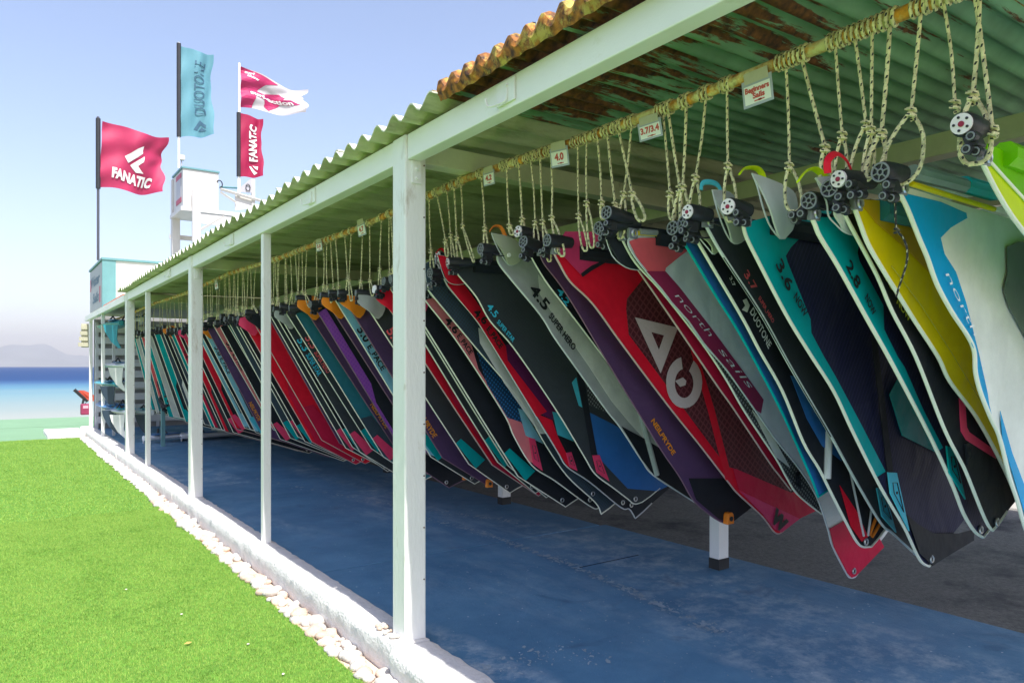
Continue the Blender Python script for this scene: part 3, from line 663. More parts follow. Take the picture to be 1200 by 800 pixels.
# slatted rack with boards at the far end
rk = thing('board_rack', 'white slatted rack of windsurf boards at the far end of the shelter', 'rack', (1.75, 17.9, 0))
SLAT = mat('grey_white_slat', (.60,.61,.66,1), .6, .06)
for i in range(9): MB().box(0, 2.4, 0, .04, .12+i*.245, .27+i*.245).build('slat', SLAT, rk, bevel=.003)
MB().box(-.02, 5.7, .11, .13, 0, 2.432).build('back_panel', mat('grey_back_panel', (.30,.30,.31,1), .7), rk)
for xx in (.0, 1.2, 2.35): MB().box(xx, xx+.06, .045, .1, 0, 2.3).build('upright', SLAT, rk)
for zz in (.42, .92, 1.45, 1.95):
    MB().box(.1, 2.3, -3.3, .0, zz-.03, zz).build('shelf_rail', BRIGHT, rk) if False else MB().box(.1, 2.0, -1.9, -1.84, zz-.03, zz).build('shelf_rail', BRIGHT, rk)
for xx in (.1, 1.94): MB().box(xx, xx+.05, -1.9, -1.84, 0, 2.2).build('upright', BRIGHT, rk)
BW = mat('board_white', (.78,.79,.80,1), .25, .03); BB = mat('board_blue', (.03,.15,.36,1), .35, .1); BT = mat('board_teal', (.03,.28,.36,1), .35, .1); BLK = mat('black_plastic', (.02,.021,.024,1), .45)
def board(x, y, z, w, m, finm, pad, label, seed):
    r = thing('windsurf_board', label, 'board', (x, y, z), 'boards stored on the far rack')
    b = MB(); n = 16; Lb = 2.4
    prof = [(t, w/2*min(1, (math.sin(min(1, t*2.6+.12)*math.pi/2)))*(1-max(0, (t-.6)/.4)**2*.8)) for t in [i/n for i in range(n+1)]]
    for t, hw in prof:
        zz = .12*max(0, t-.7)**1.5
        for k in range(8):
            a = 2*math.pi*k/8; b.v.append((hw*math.cos(a), t*Lb, zz+.055*math.sin(a)*(1 if math.sin(a) < 0 else .8)))
    for i in range(n):
        for k in range(8): b.f.append((i*8+k, i*8+(k+1) % 8, (i+1)*8+(k+1) % 8, (i+1)*8+k))
    b.f.append(tuple(range(8)))
    b.build('hull', m, r, smooth=True)
    MB().box(-w*.32, w*.32, .12, .6, .046, .062).build('deck_pad', pad, r, bevel=.006)
    for sx in (-1, 1): MB().tube([(sx*w*.12, .30, .06), (sx*w*.2, .32, .13), (sx*w*.3, .34, .06)], .018, 5).build('foot_strap', BLK, r)
    f = MB(); outl = [(.05, -.04), (.30, -.04), (.27, -.16), (.17, -.34), (.04, -.46), (.0, -.45), (.07, -.30), (.06, -.15)]
    f.v = [(-.009, a, c) for a, c in outl]+[(.009, a, c) for a, c in outl]; q = len(outl); f.f = [tuple(range(q)), tuple(range(2*q-1, q-1, -1))]+[(i, i+q, (i+1) % q+q, (i+1) % q) for i in range(q)]
    fo_ = f.build('fin', finm, r); fo_.rotation_euler.z = R(62)
    return r
FW = mat('fin_white', (.72,.73,.70,1), .4); FB = mat('fin_dark', (.03,.05,.08,1), .4)
for i, (px, py, Y, m, f_, pd, lb) in enumerate([(142, 378, 14.6, BT, BT, BB, 'teal board with teal fin, topmost on the rack'), (166, 374, 14.8, BW, FB, BB, 'white board with dark fin beside the topmost teal board'), (148, 428, 14.5, BW, FW, BB, 'white board with long white fin, second shelf down'),
        (138, 450, 14.9, BT, FB, BB, 'dark teal board with black fin, third shelf down'), (140, 478, 14.8, BB, FB, BB, 'blue board with dark fin above the lowest white board'), (150, 483, 14.3, BW, FW, BT, 'lowest white board with a pale fin touching the floor'), (178, 483, 14.9, BW, FB, BT, 'white board with black straps behind the wide post')]):
    x, z = onY(px, py, Y); board(x, Y, z, .46, m, f_, pd, lb, i)
for i, (px, py, m, lb) in enumerate([(168, 505, BW, 'white board lying flat on the floor by the rack'), (212, 507, BW, 'white board with blue pad lying on the floor under the far sails')]):
    x, z = onY(px, py, 14.0); r = board(x, 14.0, .10, .5, m, FW, BB, lb, i+9); r.rotation_euler.z = R(-78 if i else -70)
# straps and harness bundle hanging by the rack
hb = thing('harness', 'bundle of black harness straps hanging beside the far wide post', 'harness', (*[onY(195, 475, 13.2)[0]], 13.2, .6))
for k in range(9):
    a = k*.7; sc = .62; MB().tube(smooth_line([(.12*math.cos(a)*sc, .05*math.sin(a), .25), (.16*math.cos(a+1)*sc, .06, .12+.02*k), (.1*math.cos(a+2)*sc, -.05, .02*k)]), .025, 5).build('strap', BLK, hb, smooth=True)
tp = thing('teal_post', 'narrow teal post behind the far wide post', 'post', (onY(191, 500, 13.4)[0], 13.4, 0)); MB().box(-.03, .03, -.03, .03, 0, .75).build('post', TEAL, tp)
# red rig on the beach
x, z = onY(98, 462, 26.5)
rg = thing('beach_rig', 'small orange red sail leaning on the beach behind the last post', 'sail', (x, 26.5, -.15))
ORD = mat('orange_red_cloth', (.40,.05,.02,1), .5, .08, trans=.2)
O = Vector(rg.location)
def rp(px, py, dy=0): q = onY(px, py, 26.5); return (q[0]-O.x, dy, q[1]-O.z)
f = MB(); ol = [(90, 458), (94, 457.2), (99, 457.5), (104, 459.5), (112, 464), (110, 470), (103, 468.5), (97, 464)]
f.v = [rp(*p, -.02+.12*math.sin(i)) for i, p in enumerate(ol)]+[rp(*p, .0+.12*math.sin(i)) for i, p in enumerate(ol)]; q = len(ol); f.f = [tuple(range(q)), tuple(range(2*q-1, q-1, -1))]+[(i, i+q, (i+1) % q+q, (i+1) % q) for i in range(q)]
f.build('cloth', ORD, rg); MB().tube([rp(87, 456.3), rp(96, 464.5), rp(103, 470)], .05, 6).build('mast', BLK, rg); MB().tube([rp(98, 468), rp(96.5, 474), rp(101, 473)], .04, 5).build('boom', BLK, rg)
rb = thing('maroon_bag', 'maroon bag standing on the beach below the orange red sail', 'bag', (onY(100, 480, 26)[0], 26, -.15)); z0 = onY(100, 480, 26)[1]+.15; z1 = onY(100, 473, 26)[1]+.15
MB().box(-.13, .13, -.1, .1, 0, z1).build('bag', mat('maroon_fabric', (.25,.03,.08,1), .7), rb, bevel=.03); MB().box(-.07, .07, -.105, -.101, z0+.05, z1-.05).build('patch', mat('pink_patch', (.7,.35,.42,1), .7), rb)
# scrap on the roof edge
yb, zb_ = onX(630, 26, 1.52)
sc_ = thing('roof_scrap', 'small white scrap with dark pointed tip sticking up behind the rusty roof edge', 'scrap', (1.52, yb, zb_-.03))
MB().blob((0, -.004, .02), .008, .018, .012, 8, 5, 1, .2).build('scrap', BRIGHT, sc_, smooth=True); MB().tube([(0, .006, .028), (0, .028, .040)], [.003, .0015], 5).build('tip', BLK, sc_)

# ================================================================== SAILS
def bulge(x, z, Y):               # slow billow shared by neighbours so that they nest
    return (.020*math.sin(2.1*x+1.2*z+.25*Y)+.012*mnoise.noise(Vector((x*2.6+z*1.2, z*1.1, 3+Y*.35))))*min(1, max(0, (x-XR)*1.6))
def P2(px, py, Y):
    yy = Y
    for _ in range(3):
        x, z = onY(px, py, yy); yy = Y+bulge(x, z, Y)
    return x, z
CREAM = mat('cream_piping', (.86,.86,.74,1), .5, .06); GREYP = mat('grey_piping', (.58,.60,.61,1), .4, .06)
SILV = mat('steel', (.55,.55,.55,1), .3, .05, metal=.8)
CAPW = mat('cap_white', (.85,.76,.78,1), .4); CAPR = mat('cap_red', (.30,.01,.04,1), .4); SPOKE = mat('cap_grey', (.22,.23,.25,1), .45)
ORANGE = mat('orange_neoprene', (.80,.22,.02,1), .55, .06)
def sailcloth(key, trans=.12):
    C = {'navy': (.018,.019,.055), 'char': (.046,.054,.062), 'slate': (.050,.085,.12), 'black': (.018,.021,.028), 'blue': (.03,.16,.46), 'teal': (.0,.46,.47), 'dteal': (.03,.19,.24), 'lblue': (.30,.66,.80), 'cyan': (.08,.55,.70),
         'nblue': (.0,.40,.74), 'white': (.90,.91,.82), 'offw': (.90,.91,.86), 'grey': (.50,.52,.50), 'lgrey': (.68,.70,.67), 'red': (.88,.015,.045), 'dred': (.60,.014,.06), 'crimson': (.68,.05,.16), 'pinkred': (.86,.12,.14), 'pink': (.90,.26,.29),
         'maroon': (.32,.025,.08), 'purple': (.105,.055,.135), 'violet': (.24,.06,.42), 'plum': (.13,.018,.09), 'yellow': (.95,.72,.0), 'shaded_yellow': (.68,.42,.01), 'lime': (.22,.64,.0), 'yellime': (.75,.92,.01), 'orange': (.88,.26,.02), 'fpink': (.85,.06,.16), 'mesh': (.09,.022,.030), 'greym': (.27,.28,.28), 'window': (.14,.165,.14), 'olive': (.40,.42,.29)}[key]
    grid = None
    if key in ('navy',): grid = (26., (.030,.030,.085,1), .07)
    if key in ('char', 'slate'): grid = (30., (.05,.058,.065,1), .05)
    if key == 'mesh': grid = (17., (.17,.05,.06,1), .07)
    if key in ('violet',): grid = (20., (.30,.08,.42,1), .12)
    if key in ('greym',): grid = (26., (.05,.05,.055,1), .12)
    if key == 'bluemesh': grid = None
    return mat('sail_'+key, (*C, 1), .55 if key in ('black', 'navy', 'char') else .42, .12, 3.5, .16, 40, spec=.18, trans=trans*1.6 if key in ('white', 'offw', 'yellow', 'shaded_yellow', 'grey', 'lgrey', 'lime', 'yellime', 'nblue', 'teal', 'pink', 'lblue', 'red') else 0, grid=grid, wrinkle=18. if key in ('white','offw','grey','lgrey','yellow','lime','red','shaded_yellow') else 9., lines=key in ('navy',))
BLUEM = mat('sail_bluemesh', (.03,.20,.50,1), .4, .1, 2.5, .1, 50, grid=(24., (.01,.04,.10,1), .14))
def cloth(key): return BLUEM if key == 'bluemesh' else sailcloth(key)
def poly_part(pts, Y, off, th, m, name, root, step=.16, bul=True, dome=0.):
    """a cloth panel: outline in world x,z; off = how far in front of the sail (towards -y); real thickness"""
    O = root.matrix_basis.translation
    bm = bmesh.new(); vs = []
    for p in pts:
        if not vs or (Vector((p[0], p[1]))-Vector((vs[-1].co.x, vs[-1].co.z))).length > 1e-4: vs.append(bm.verts.new((p[0], 0, p[1])))
    f = bm.faces.new(vs); 
    xs = [p[0] for p in pts]; zs = [p[1] for p in pts]
    for axis, lo, hi in ((0, min(xs), max(xs)), (2, min(zs), max(zs))):
        k = math.ceil(lo/step)*step
        while k < hi:
            co = [0,0,0]; no = [0,0,0]; co[axis] = k+1e-4; no[axis] = 1
            bmesh.ops.bisect_plane(bm, geom=list(bm.verts)+list(bm.edges)+list(bm.faces), plane_co=co, plane_no=no, dist=1e-5); k += step
    bmesh.ops.triangulate(bm, faces=list(bm.faces))
    bmesh.ops.recalc_face_normals(bm, faces=bm.faces)
    r = bmesh.ops.extrude_face_region(bm, geom=list(bm.faces)+[])
    nv = [e for e in r['geom'] if isinstance(e, bmesh.types.BMVert)]; ns = set(nv)
    cx = (min(xs)+max(xs))/2; cz = (min(zs)+max(zs))/2; rx = (max(xs)-min(xs))/2; rz = (max(zs)-min(zs))/2
    for v in bm.verts:
        x, z = v.co.x, v.co.z; y = Y+(bulge(x, z, Y) if bul else 0)-off
        if v in ns: y -= th
        if dome: y -= dome*max(0, 1-((x-cx)/rx)**2)*max(0, 1-((z-cz)/rz)**2)
        v.co = (x-O.x, y-O.y, z-O.z)
    bmesh.ops.recalc_face_normals(bm, faces=bm.faces)
    me = bpy.data.meshes.new(name); bm.to_mesh(me); bm.free(); me.materials.append(m)
    me.polygons.foreach_set('use_smooth', [True]*len(me.polygons)); me.set_sharp_from_angle(angle=R(40))
    return link(name, me, root)
CAPMESH = {}
def cap_meshes():
    """shared meshes of the mast foot: plastic extension, two kinds of end cap, pulley wheel"""
    b = MB(); prof = [(-.0, .028), (.012, .032), (.06, .031), (.085, .029), (.12, .026)]
    b.tube([(x, 0, 0) for x, _ in prof], [r for _, r in prof], 16); CAPMESH['ext'] = b.mesh('mast_extension', BLK, True)
    b = MB().cyl((-.006, 0, 0), (.0, 0, 0), .0265, 20); CAPMESH['disc'] = b.mesh('end_cap', CAPW, True)
    b = MB().cyl((-.009, 0, -.001), (-.0062, 0, -.001), .0075, 10); CAPMESH['eye'] = b.mesh('cap_centre', CAPR, True)
    b = MB()
    for k in range(5): a = k*1.2566+.3; b.cyl((-.0085, .0175*math.cos(a), .0175*math.sin(a)), (-.0062, .0175*math.cos(a), .0175*math.sin(a)), .0036, 8)
    CAPMESH['holes'] = b.mesh('cap_hole', BLK, True)
    b = MB().tube([(-.004, .0255*math.cos(k*math.pi/10), .0255*math.sin(k*math.pi/10)) for k in range(20)], .0032, 5, closed=True)
    for k in range(6): a = k*math.pi/3; b.tube([(-.004, .008*math.cos(a), .008*math.sin(a)), (-.004, .024*math.cos(a), .024*math.sin(a))], .0024, 4)
    b.tube([(-.004, .0085*math.cos(k*math.pi/5), .0085*math.sin(k*math.pi/5)) for k in range(10)], .0026, 5, closed=True); CAPMESH['spoke'] = b.mesh('spoked_cap', SPOKE, True)
    b = MB()
    b.cyl((0, -.010, 0), (0, .010, 0), .0125, 12).cyl((0, -.012, 0), (0, .012, 0), .005, 8); CAPMESH['wheel'] = b.mesh('pulley_wheel', BLK, True)
    b = MB().tube([(.0, .0085*math.cos(k*.628), .0085*math.sin(k*.628)) for k in range(10)], .0022, 5, closed=True); CAPMESH['wring'] = b.mesh('pulley_rim', SPOKE, True)
    b = MB().box(.006, .05, -.014, .014, -.062, -.026); CAPMESH['block'] = b.mesh('pulley_block', BLK, False, .004)
    b = MB().tube([(.013*math.cos(k*.628), -.002, .013*math.sin(k*.628)) for k in range(10)], .0045, 6, closed=True); CAPMESH['grom'] = b.mesh('grommet', SILV, True)
    b = MB().cyl((0, -.004, 0), (0, .004, 0), .011, 10); CAPMESH['grin'] = b.mesh('grommet_hole', BLK, True)
cap_meshes()
def mast_foot(root, lx, lz, cap, dy=-.01, tilt=0., far=False):
    e = link('mast_extension', CAPMESH['ext'], root, (lx, dy, lz)); e.rotation_euler = (random.uniform(-.9, .9), random.uniform(-.10, .18)+tilt, random.uniform(-.3, .15)); e.scale = (random.uniform(.8, 1.25),)+(random.uniform(.86, 1.0),)*2
    if cap == 'disc':
        c = link('end_cap', CAPMESH['disc'], e)
        if not far:
            o2 = link('cap_centre', CAPMESH['eye'], e); o3 = link('cap_hole', CAPMESH['holes'], e)
    else: link('spoked_cap', CAPMESH['spoke'], e)
    b = link('pulley_block', CAPMESH['block'], root, (lx, dy, lz)); b.rotation_euler = e.rotation_euler
    for i, (a, c) in enumerate(((.000, -.040), (.004, -.062), (.022, -.072))):
        w = link('pulley_wheel', CAPMESH['wheel'], b, (a, (-.010, .010, 0)[i], c)); w.rotation_euler = (0, 0, R(90))
        if not far: w2 = link('pulley_rim', CAPMESH['wring'], b, (a-.0115, (-.010, .010, 0)[i], c))
    return e
STRAPM = {}
def make_sail(label, Y, foot, body, pip=(CREAM, .006), panels=(), texts=(), patches=(), groms=(), flap=None, strap=None, cap='disc', capat=None, luff=3.5, clip=None, group=None, far=False, sleeve=True, loc=False, toggle=None, tubes=(), leech_drop=.07, top=None, plate=True):
    C = (lambda p: p) if loc else (lambda p: P2(p[0], p[1], Y))
    ft = [C(p) for p in foot]; fs = [C(p) for p in smooth_line(foot, 5)] if not loc else ft
    def dense(pts):
        if loc: return pts
        out = []
        for a, b in zip(pts, pts[1:]+pts[:1]):
            n = max(1, int(math.hypot(b[0]-a[0], b[1]-a[1])/14)); out += [(a[0]+(b[0]-a[0])*i/n, a[1]+(b[1]-a[1])*i/n) for i in range(n)]
        return out
    cx, cz = ft[-1]; tx, tz = ft[0]; zt = tz+.02 if top is None else top
    root = thing('windsurf_sail', label, 'sail', (cx, Y, cz), group)
    tipx = tx+luff
    lee = [(cx+(tipx-cx)*t, cz+(zt-cz)*t-leech_drop*math.sin(math.pi*t)) for t in (.03, .2, .4, .6, .8)]
    outline = fs+lee+[(tipx, zt), (tx+.04, zt)]
    poly_part(outline, Y, 0, .0025, cloth(body), 'sail_body', root, .12 if not far else .4)
    O = Vector((cx, Y, cz))
    if pip:
        pl = fs[:]+[(cx+(tipx-cx)*t*.03/.03, cz+(zt-cz)*t-.01) for t in (.03, .06)]
        MB().tube([(x-O.x, bulge(x, z, Y)-.003, z-O.z) for x, z in pl], pip[1], 6 if not far else 4, flat=.8).build('edge_piping', pip[0], root, smooth=True)
    for i, (pts, c) in enumerate(panels):
        q = [C(p) for p in dense(list(pts))]; poly_part(q, Y, .0045+.0022*i, .0018, cloth(c), 'cloth_panel', root, .10 if not far else .4)
    np_ = len(panels)
    for pts, c in patches:
        q = [C(p) for p in pts]; o = poly_part(q, Y, .006+.0022*np_, .006, cloth(c), 'batten_pocket', root, .3)
        if not far:
            mx = sum(p[0] for p in q)/len(q); mz = sum(p[1] for p in q)/len(q)
            sq = [(mx+(p[0]-mx)*.5+.0, mz+(p[1]-mz)*.5) for p in q]; yy = bulge(mx, mz, Y)-.0135-.0022*np_
            MB().tube([(a-O.x, yy, c2-O.z) for a, c2 in sq], .0022, 4, closed=True).build('pocket_outline', BLK, root)
            MB().cyl((mx-O.x, yy-.001, mz-O.z), (mx-O.x, yy+.004, mz-O.z), .006, 8).build('pocket_screw', BLK, root)
    for s, p0, p1, hpx, mm, bold, shear in texts:
        a = Vector(C(p0)); b = Vector(C(p1)); d = (b-a); L_ = d.length; d.normalize(); up = Vector((-d.y, d.x)); hh = hpx if loc else hpx*((a.x*SA+Y*CA)/FOC)
        off = .0075+.0022*np_
        def wp(u, v, a=a, d=d, L_=L_, up=up, hh=hh, off=off):
            q = a+d*(L_*u)+up*(hh*v); return (q.x-O.x, bulge(q.x, q.y, Y)-off, q.y-O.z)
        lettering(s, (0,0,0), (1,0,0), (0,0,1), mm, root, 'sail_lettering', max(bold, .024) if shear < .2 else -.012, shear, warp=wp)
    for p in groms:
        q = C(p); y0 = bulge(*q, Y)-.004-.002*np_; link('grommet', CAPMESH['grom'], root, (q[0]-O.x, y0, q[1]-O.z)); link('grommet_hole', CAPMESH['grin'], root, (q[0]-O.x, y0+.001, q[1]-O.z))
    for pts, r, mm, nm in tubes:
        q = [C(p) for p in pts]; MB().tube([(x-O.x, bulge(x, z, Y)-.012, z-O.z) for x, z in q], r, 8).build(nm, mm, root, smooth=True)
    if sleeve:
        MB().tube([(tx+.14-O.x, 0, zt-.01-O.z), (tx+luff*.5-O.x, 0, zt+.01-O.z), (tipx-O.x, 0, zt+.0-O.z)], [.034, .032, .018], 8).build('mast_sleeve', cloth(sleeve if isinstance(sleeve, str) else 'black'), root, smooth=True)
    ca = C(capat) if capat else (tx-.02, tz+.045)
    mast_foot(root, ca[0]-O.x, ca[1]-O.z, cap, -.012, 0, far)
    if plate and not far:
        b = MB().box(tx-.012-O.x, tx+.035-O.x, -.010, .006, tz-.008-O.z, tz+.032-O.z); b.build('tack_plate', SPOKE, root, bevel=.003)
        link('grommet', CAPMESH['grom'], root, (tx+.012-O.x, -.012, tz+.012-O.z))
    if flap:
        pts, c, off = flap; q = [C(p) for p in pts]
        fs_ = smooth_line(q+[q[0]], 3)[:-1]
        fo_ = poly_part(fs_, Y, off, .006, cloth(c), 'tack_flap', root, .05 if not far else .2, dome=.03, bul=False)
        if not far:
            cc = Vector(q[0])
            MB().tube([(x-O.x, -off-.004, z-O.z) for x, z in fs_], .0028, 4, closed=True).build('flap_binding', GREYP, root, smooth=True)
    if strap:
        pts, c, w = strap; q = [C(p) for p in pts]; q = smooth_line(q, 4)
        MB().tube([(x-O.x, -.02, z-O.z) for x, z in q], w, 6, flat=.35).build('flap_strap', cloth(c) if c != 'orange' else ORANGE, root, smooth=True)
    if toggle:
        q = C(toggle); tg = MB().cyl((q[0]-O.x, -.075, q[1]-O.z), (q[0]-O.x, -.060, q[1]-O.z), .010, 12); tg.build('toggle', CREAM, root, smooth=True)
        MB().tube([(q[0]-O.x, -.068, q[1]-O.z), (q[0]-.04-O.x, -.055, q[1]-.006-O.z), (q[0]-.07-O.x, -.02, q[1]+.01-O.z)], .003, 5).build('toggle_cord', BLK, root)
    if clip:
        q = C(clip); b = MB(); ol = [(-.026, -.030), (.030, -.030), (.026, .020), (.016, .034), (-.012, .034), (-.022, .022)]
        b.v = [(a, -.022, c2) for a, c2 in ol]+[(a, .012, c2) for a, c2 in ol]; k = len(ol); b.f = [tuple(range(k)), tuple(range(2*k-1, k-1, -1))]+[(i, i+k, (i+1) % k+k, (i+1) % k) for i in range(k)]
        o = b.build('clew_clip', ORANGE, root, bevel=.004, loc=(q[0]-O.x, 0, q[1]-O.z)); MB().cyl((.002, -.026, 0), (.002, -.021, 0), .014, 10).build('clip_hole', BLK, o)
    return root
BLKP = mat('black_print', (.015,.018,.02,1), .5); WHP = mat('white_print', (.88,.90,.88,1), .5); REDT = mat('coral_print', (.95,.14,.16,1), .5); CYT = mat('cyan_print', (.05,.60,.85,1), .5); YLT = mat('yellow_print', (.70,.72,.05,1), .5); ORT = mat('orange_print', (.85,.30,.02,1), .5)
NEAR = "near sails hanging from the rusty rail"
rY = railY
# --- from the nearest (right edge of the photograph) to the first wide post
make_sail('lime green sail with bright yellow green edge at the right margin', rY(1143), [(1149,190),(1163,218),(1180,247),(1200,274),(1255,345),(1320,460),(1365,570)], 'lime', panels=[([(1149,190),(1163,218),(1180,247),(1200,274),(1255,345),(1270,340),(1230,280),(1200,240),(1170,208),(1151,187)], 'yellime')], capat=(1121,147), luff=3.2, group=NEAR, top=onY(1152, 166, rY(1143))[1], sleeve='lime', tubes=[([(1151,187),(1170,208),(1200,240),(1230,280),(1270,340)], .004, CREAM, 'seam_cord')])
NS = [(1052,225),(1062,245),(1076,280),(1085,301),(1097,334),(1115,367),(1133,394),(1140.5,412),(1142,436),(1148,460),(1160,490),(1170,512),(1182,559),(1191,586),(1198.5,613),(1212,650),(1226,700)]
make_sail('white and blue sail with white script along its edge, next to the lime sail', rY(1046), NS, 'white', capat=(1027,203), cap='spoke', luff=3.3, group=NEAR, sleeve=False, pip=(CREAM, .0065),
  panels=[([(1054,226)]+NS[1:11]+[(1160,487),(1157,474),(1155,460),(1145,415),(1139,391),(1130,355),(1118,319),(1104.5,298),(1100,279),(1112,267),(1131,256),(1130,250),(1100,237)], 'nblue'), ([(1169,481),(1172,517),(1186,562),(1200,610),(1206,630),(1204,585),(1183,530)], 'nblue'),
   ([(1176,290),(1190,284),(1215,284),(1245,300),(1245,420),(1200,400),(1178,360),(1172,340),(1177,320)], 'window')],
  texts=[('north', (1102,322), (1137,396), 11, WHP, .0, .25), ('sails', (1141,410), (1153,462), 9, WHP, .0, .25)], tubes=[([(1064,203),(1126,219),(1200,234)], .022, mat('grey_green_mast', (.20,.27,.22,1), .35, .2), 'mast'), ([(1124,217),(1160,227)], .026, cloth('teal'), 'mast_collar'), ([(1062,216),(1110,231),(1160,246)], .008, cloth('yellow'), 'luff_piping')])
YS = [(1000,243),(1006,260),(1016,286),(1032,314),(1052,346),(1072,378),(1098,418),(1112,447),(1140,484),(1161,520),(1179,556),(1193,590),(1203,622)]
make_sail('plain yellow sail with shade painted on upper corner beside the white and blue sail', rY(998), YS, 'yellow', capat=(979,211), cap='disc', luff=3.3, group=NEAR, pip=(CREAM, .0065), sleeve='dteal', panels=[([(1003,234),(1064,237),(1078,280),(1097,330),(1060,292),(1025,262)], 'shaded_yellow')],  # corner panel colours in the weaker light through the cloth
  tubes=[([(1040,312),(1075,358),(1110,412),(1150,478),(1172,520)], .0016, mat('stitch', (.45,.36,.02,1), .6), 'seam')], strap=([(962,205),(962,190),(972,182),(984,190),(990,203)], 'red', .010))
S4 = [(984,243),(994,262),(1026,322),(1044,364),(1072,418),(1104,499),(1122,535),(1131,553),(1149,598),(1157,615),(1162,621)]
make_sail('black sail with yellow lettering squeezed between the teal 2.8 and the yellow sail', rY(984), S4, 'black', capat=(968,222), cap='spoke', luff=3.3, group=NEAR, texts=[('4.0', (1026,312), (1043,343), 12, YLT, .05, 0), ('NOW', (1047,355), (1062,378), 9.5, YLT, .01, 0)], groms=[(1166,611)],
  panels=[([(1122,466),(1129,470),(1131,500),(1134,506),(1168,530),(1165,537),(1130,515),(1124,505),(1123,490)], 'fpink')], patches=[([(1127,520),(1132,518),(1134,540),(1129,544)], 'black')])
S5 = [(950,255),(954,264),(960,278),(982,314),(1014,372),(1040,418),(1075,484),(1097,528),(1116,570),(1128,601),(1141,622),(1151,629)]
make_sail('navy sail with teal foot panel numbered 2.8', rY(957), S5, 'navy', capat=(944,236), cap='spoke', luff=3.3, group=NEAR, pip=(CREAM, .0068),
  panels=[(S5[:8]+[(1103,524),(1080,480),(1058,430),(1050,418),(1034,386),(1033,358),(1005,306),(1003,297),(1006,270),(985,255)], 'teal')], texts=[('2.8', (988,312), (1001,340), 14.5, BLKP, .015, 0), ('NOW', (1010,350), (1020,371), 10.5, BLKP, .0, 0)],
  patches=[([(1105,522),(1113,524),(1127,584),(1108,553)], 'teal')], groms=[(1147,620)],
  flap=([(937.5,213),(964.5,212.5),(967,235),(984,244),(984.5,275.5),(972,275.5),(961.5,266.5),(952.5,256),(950,239.5)], 'lgrey', .045), strap=([(928,214),(937,203),(948,200),(960,210)], 'yellime', .010), toggle=(965,251))
S6 = [(870,262),(873,276),(884,299),(920,368),(948,414),(976,458),(997,502.5),(1025,559),(1040.6,587),(1059,618),(1073,648),(1080,659),(1088,663)]
make_sail('navy sail with wide teal foot panel numbered 3.6', rY(873), S6, 'navy', capat=(850,243), cap='disc', luff=3.5, group=NEAR, pip=(CREAM, .0062),
  panels=[(S6[:8]+[(1036,552),(1008,498),(977,440),(964,418),(949,390),(948,374),(921,307),(919,300),(925,290),(940,275),(968,268),(1000,262),(1000,240),(935,244)], 'teal'), ([(1050,443),(1040,462),(1054.7,510),(1095,530),(1100,520)], 'teal'), ([(1010,330),(1016,330),(1044,552),(1037,552)], 'black'), ([(1059,602),(1072,613),(1090,624),(1120,624),(1138,619),(1138,632),(1108,650),(1089,662),(1074,647)], 'black')],
  texts=[('3.6', (904,311), (919,343), 16, BLKP, .015, 0), ('NOW', (925,349), (938,373), 11, BLKP, .0, 0)], patches=[([(1035,552.5),(1045,553),(1060,621),(1038,577)], 'cyan')], groms=[(1088,654)],
  flap=([(861.5,208.5),(879.5,214.5),(896,223),(909,233),(912,250),(899,283),(884,271),(875,250),(867.5,223)], 'lgrey', .06), strap=([(861,205),(867,199),(880,199),(887,207),(888,217)], 'yellime', .010))
S7 = [(826,264),(833,277),(846,299),(890,366),(920,420),(942,458),(972,509),(1003,565),(1031,612),(1045,624),(1072,649),(1079,653)]
make_sail('charcoal sail with coral size number 3.7 left of the teal 3.6', rY(831), S7, 'char', capat=(803,249), cap='disc', luff=3.5, group=NEAR, pip=(mat('pale_piping', (.68,.72,.70,1), .45), .006), texts=[('3.7', (869,322), (881,343), 10.5, REDT, .01, 0), ('SUPER_HERO', (886,350), (903,379), 5.5, REDT, .0, 0)],
  patches=[([(1024,571),(1032,570),(1047,623),(1030,604)], 'cyan')], groms=[(1070,645)],
  flap=([(819.5,226.5),(840,229.5),(846,245),(858,262),(866,272),(856,284),(845,288),(836,277),(826,252)], 'grey', .05), strap=([(816,224),(818,216),(828,215),(836,219),(840,228)], 'cyan', .009), toggle=(842,268), panels=[([(846,302),(890,369),(942,461),(972,512),(982,500),(950,455),(900,366),(858,300)], 'char')])
S8 = [(806,264),(816,282),(840,323),(870,374),(890,412),(916,458),(940.6,518),(959,549),(975,581),(994,618),(1003,634),(1010,640),(1020,640)]
make_sail('black sail with white brand lettering and a blue lower panel', rY(809), S8, 'black', capat=(798,262), cap='spoke', luff=3.5, group=NEAR, pip=(CREAM, .0062), texts=[('DUOTONE', (875,366), (897,409), 10, WHP, .02, 0), ('3.7', (851,326), (856,337), 5, WHP, .0, 0)],
  panels=[([(925,440),(934,440),(972,505),(985,540),(962,522),(944,490)], 'blue'), ([(982,568),(1003,600),(1015,628),(1008,634),(995,616)], 'red'), ([(868,352),(872,350),(876,358),(873,366),(867,363),(871,358)], 'white')], groms=[(1012,634)],
  tubes=[([(993,550),(1009,627)], .005, GREYP, 'batten'), ([(1019,590),(1014,627)], .005, GREYP, 'batten'), ([(1024,604),(1016,626)], .007, ORANGE, 'clew_strap'), ([(1031,608),(1019,628)], .007, ORANGE, 'clew_strap'), ([(968,505),(966,560)], .016, GREYP, 'batten')],
  flap=([(806,275),(816,271),(833,274),(840,284),(828,299),(820,292)], 'olive', .03), toggle=(819,281))
S8b = [(793,270),(803,288),(815,308),(839,348),(862,384),(885,425),(908,468),(925,503),(950,560),(958,582)]
make_sail('blue edged sail half hidden behind the black lettered sail', rY(797), S8b, 'blue', pip=(cloth('teal'), .0055), capat=(786,268), cap='spoke', luff=3.5, group=NEAR)
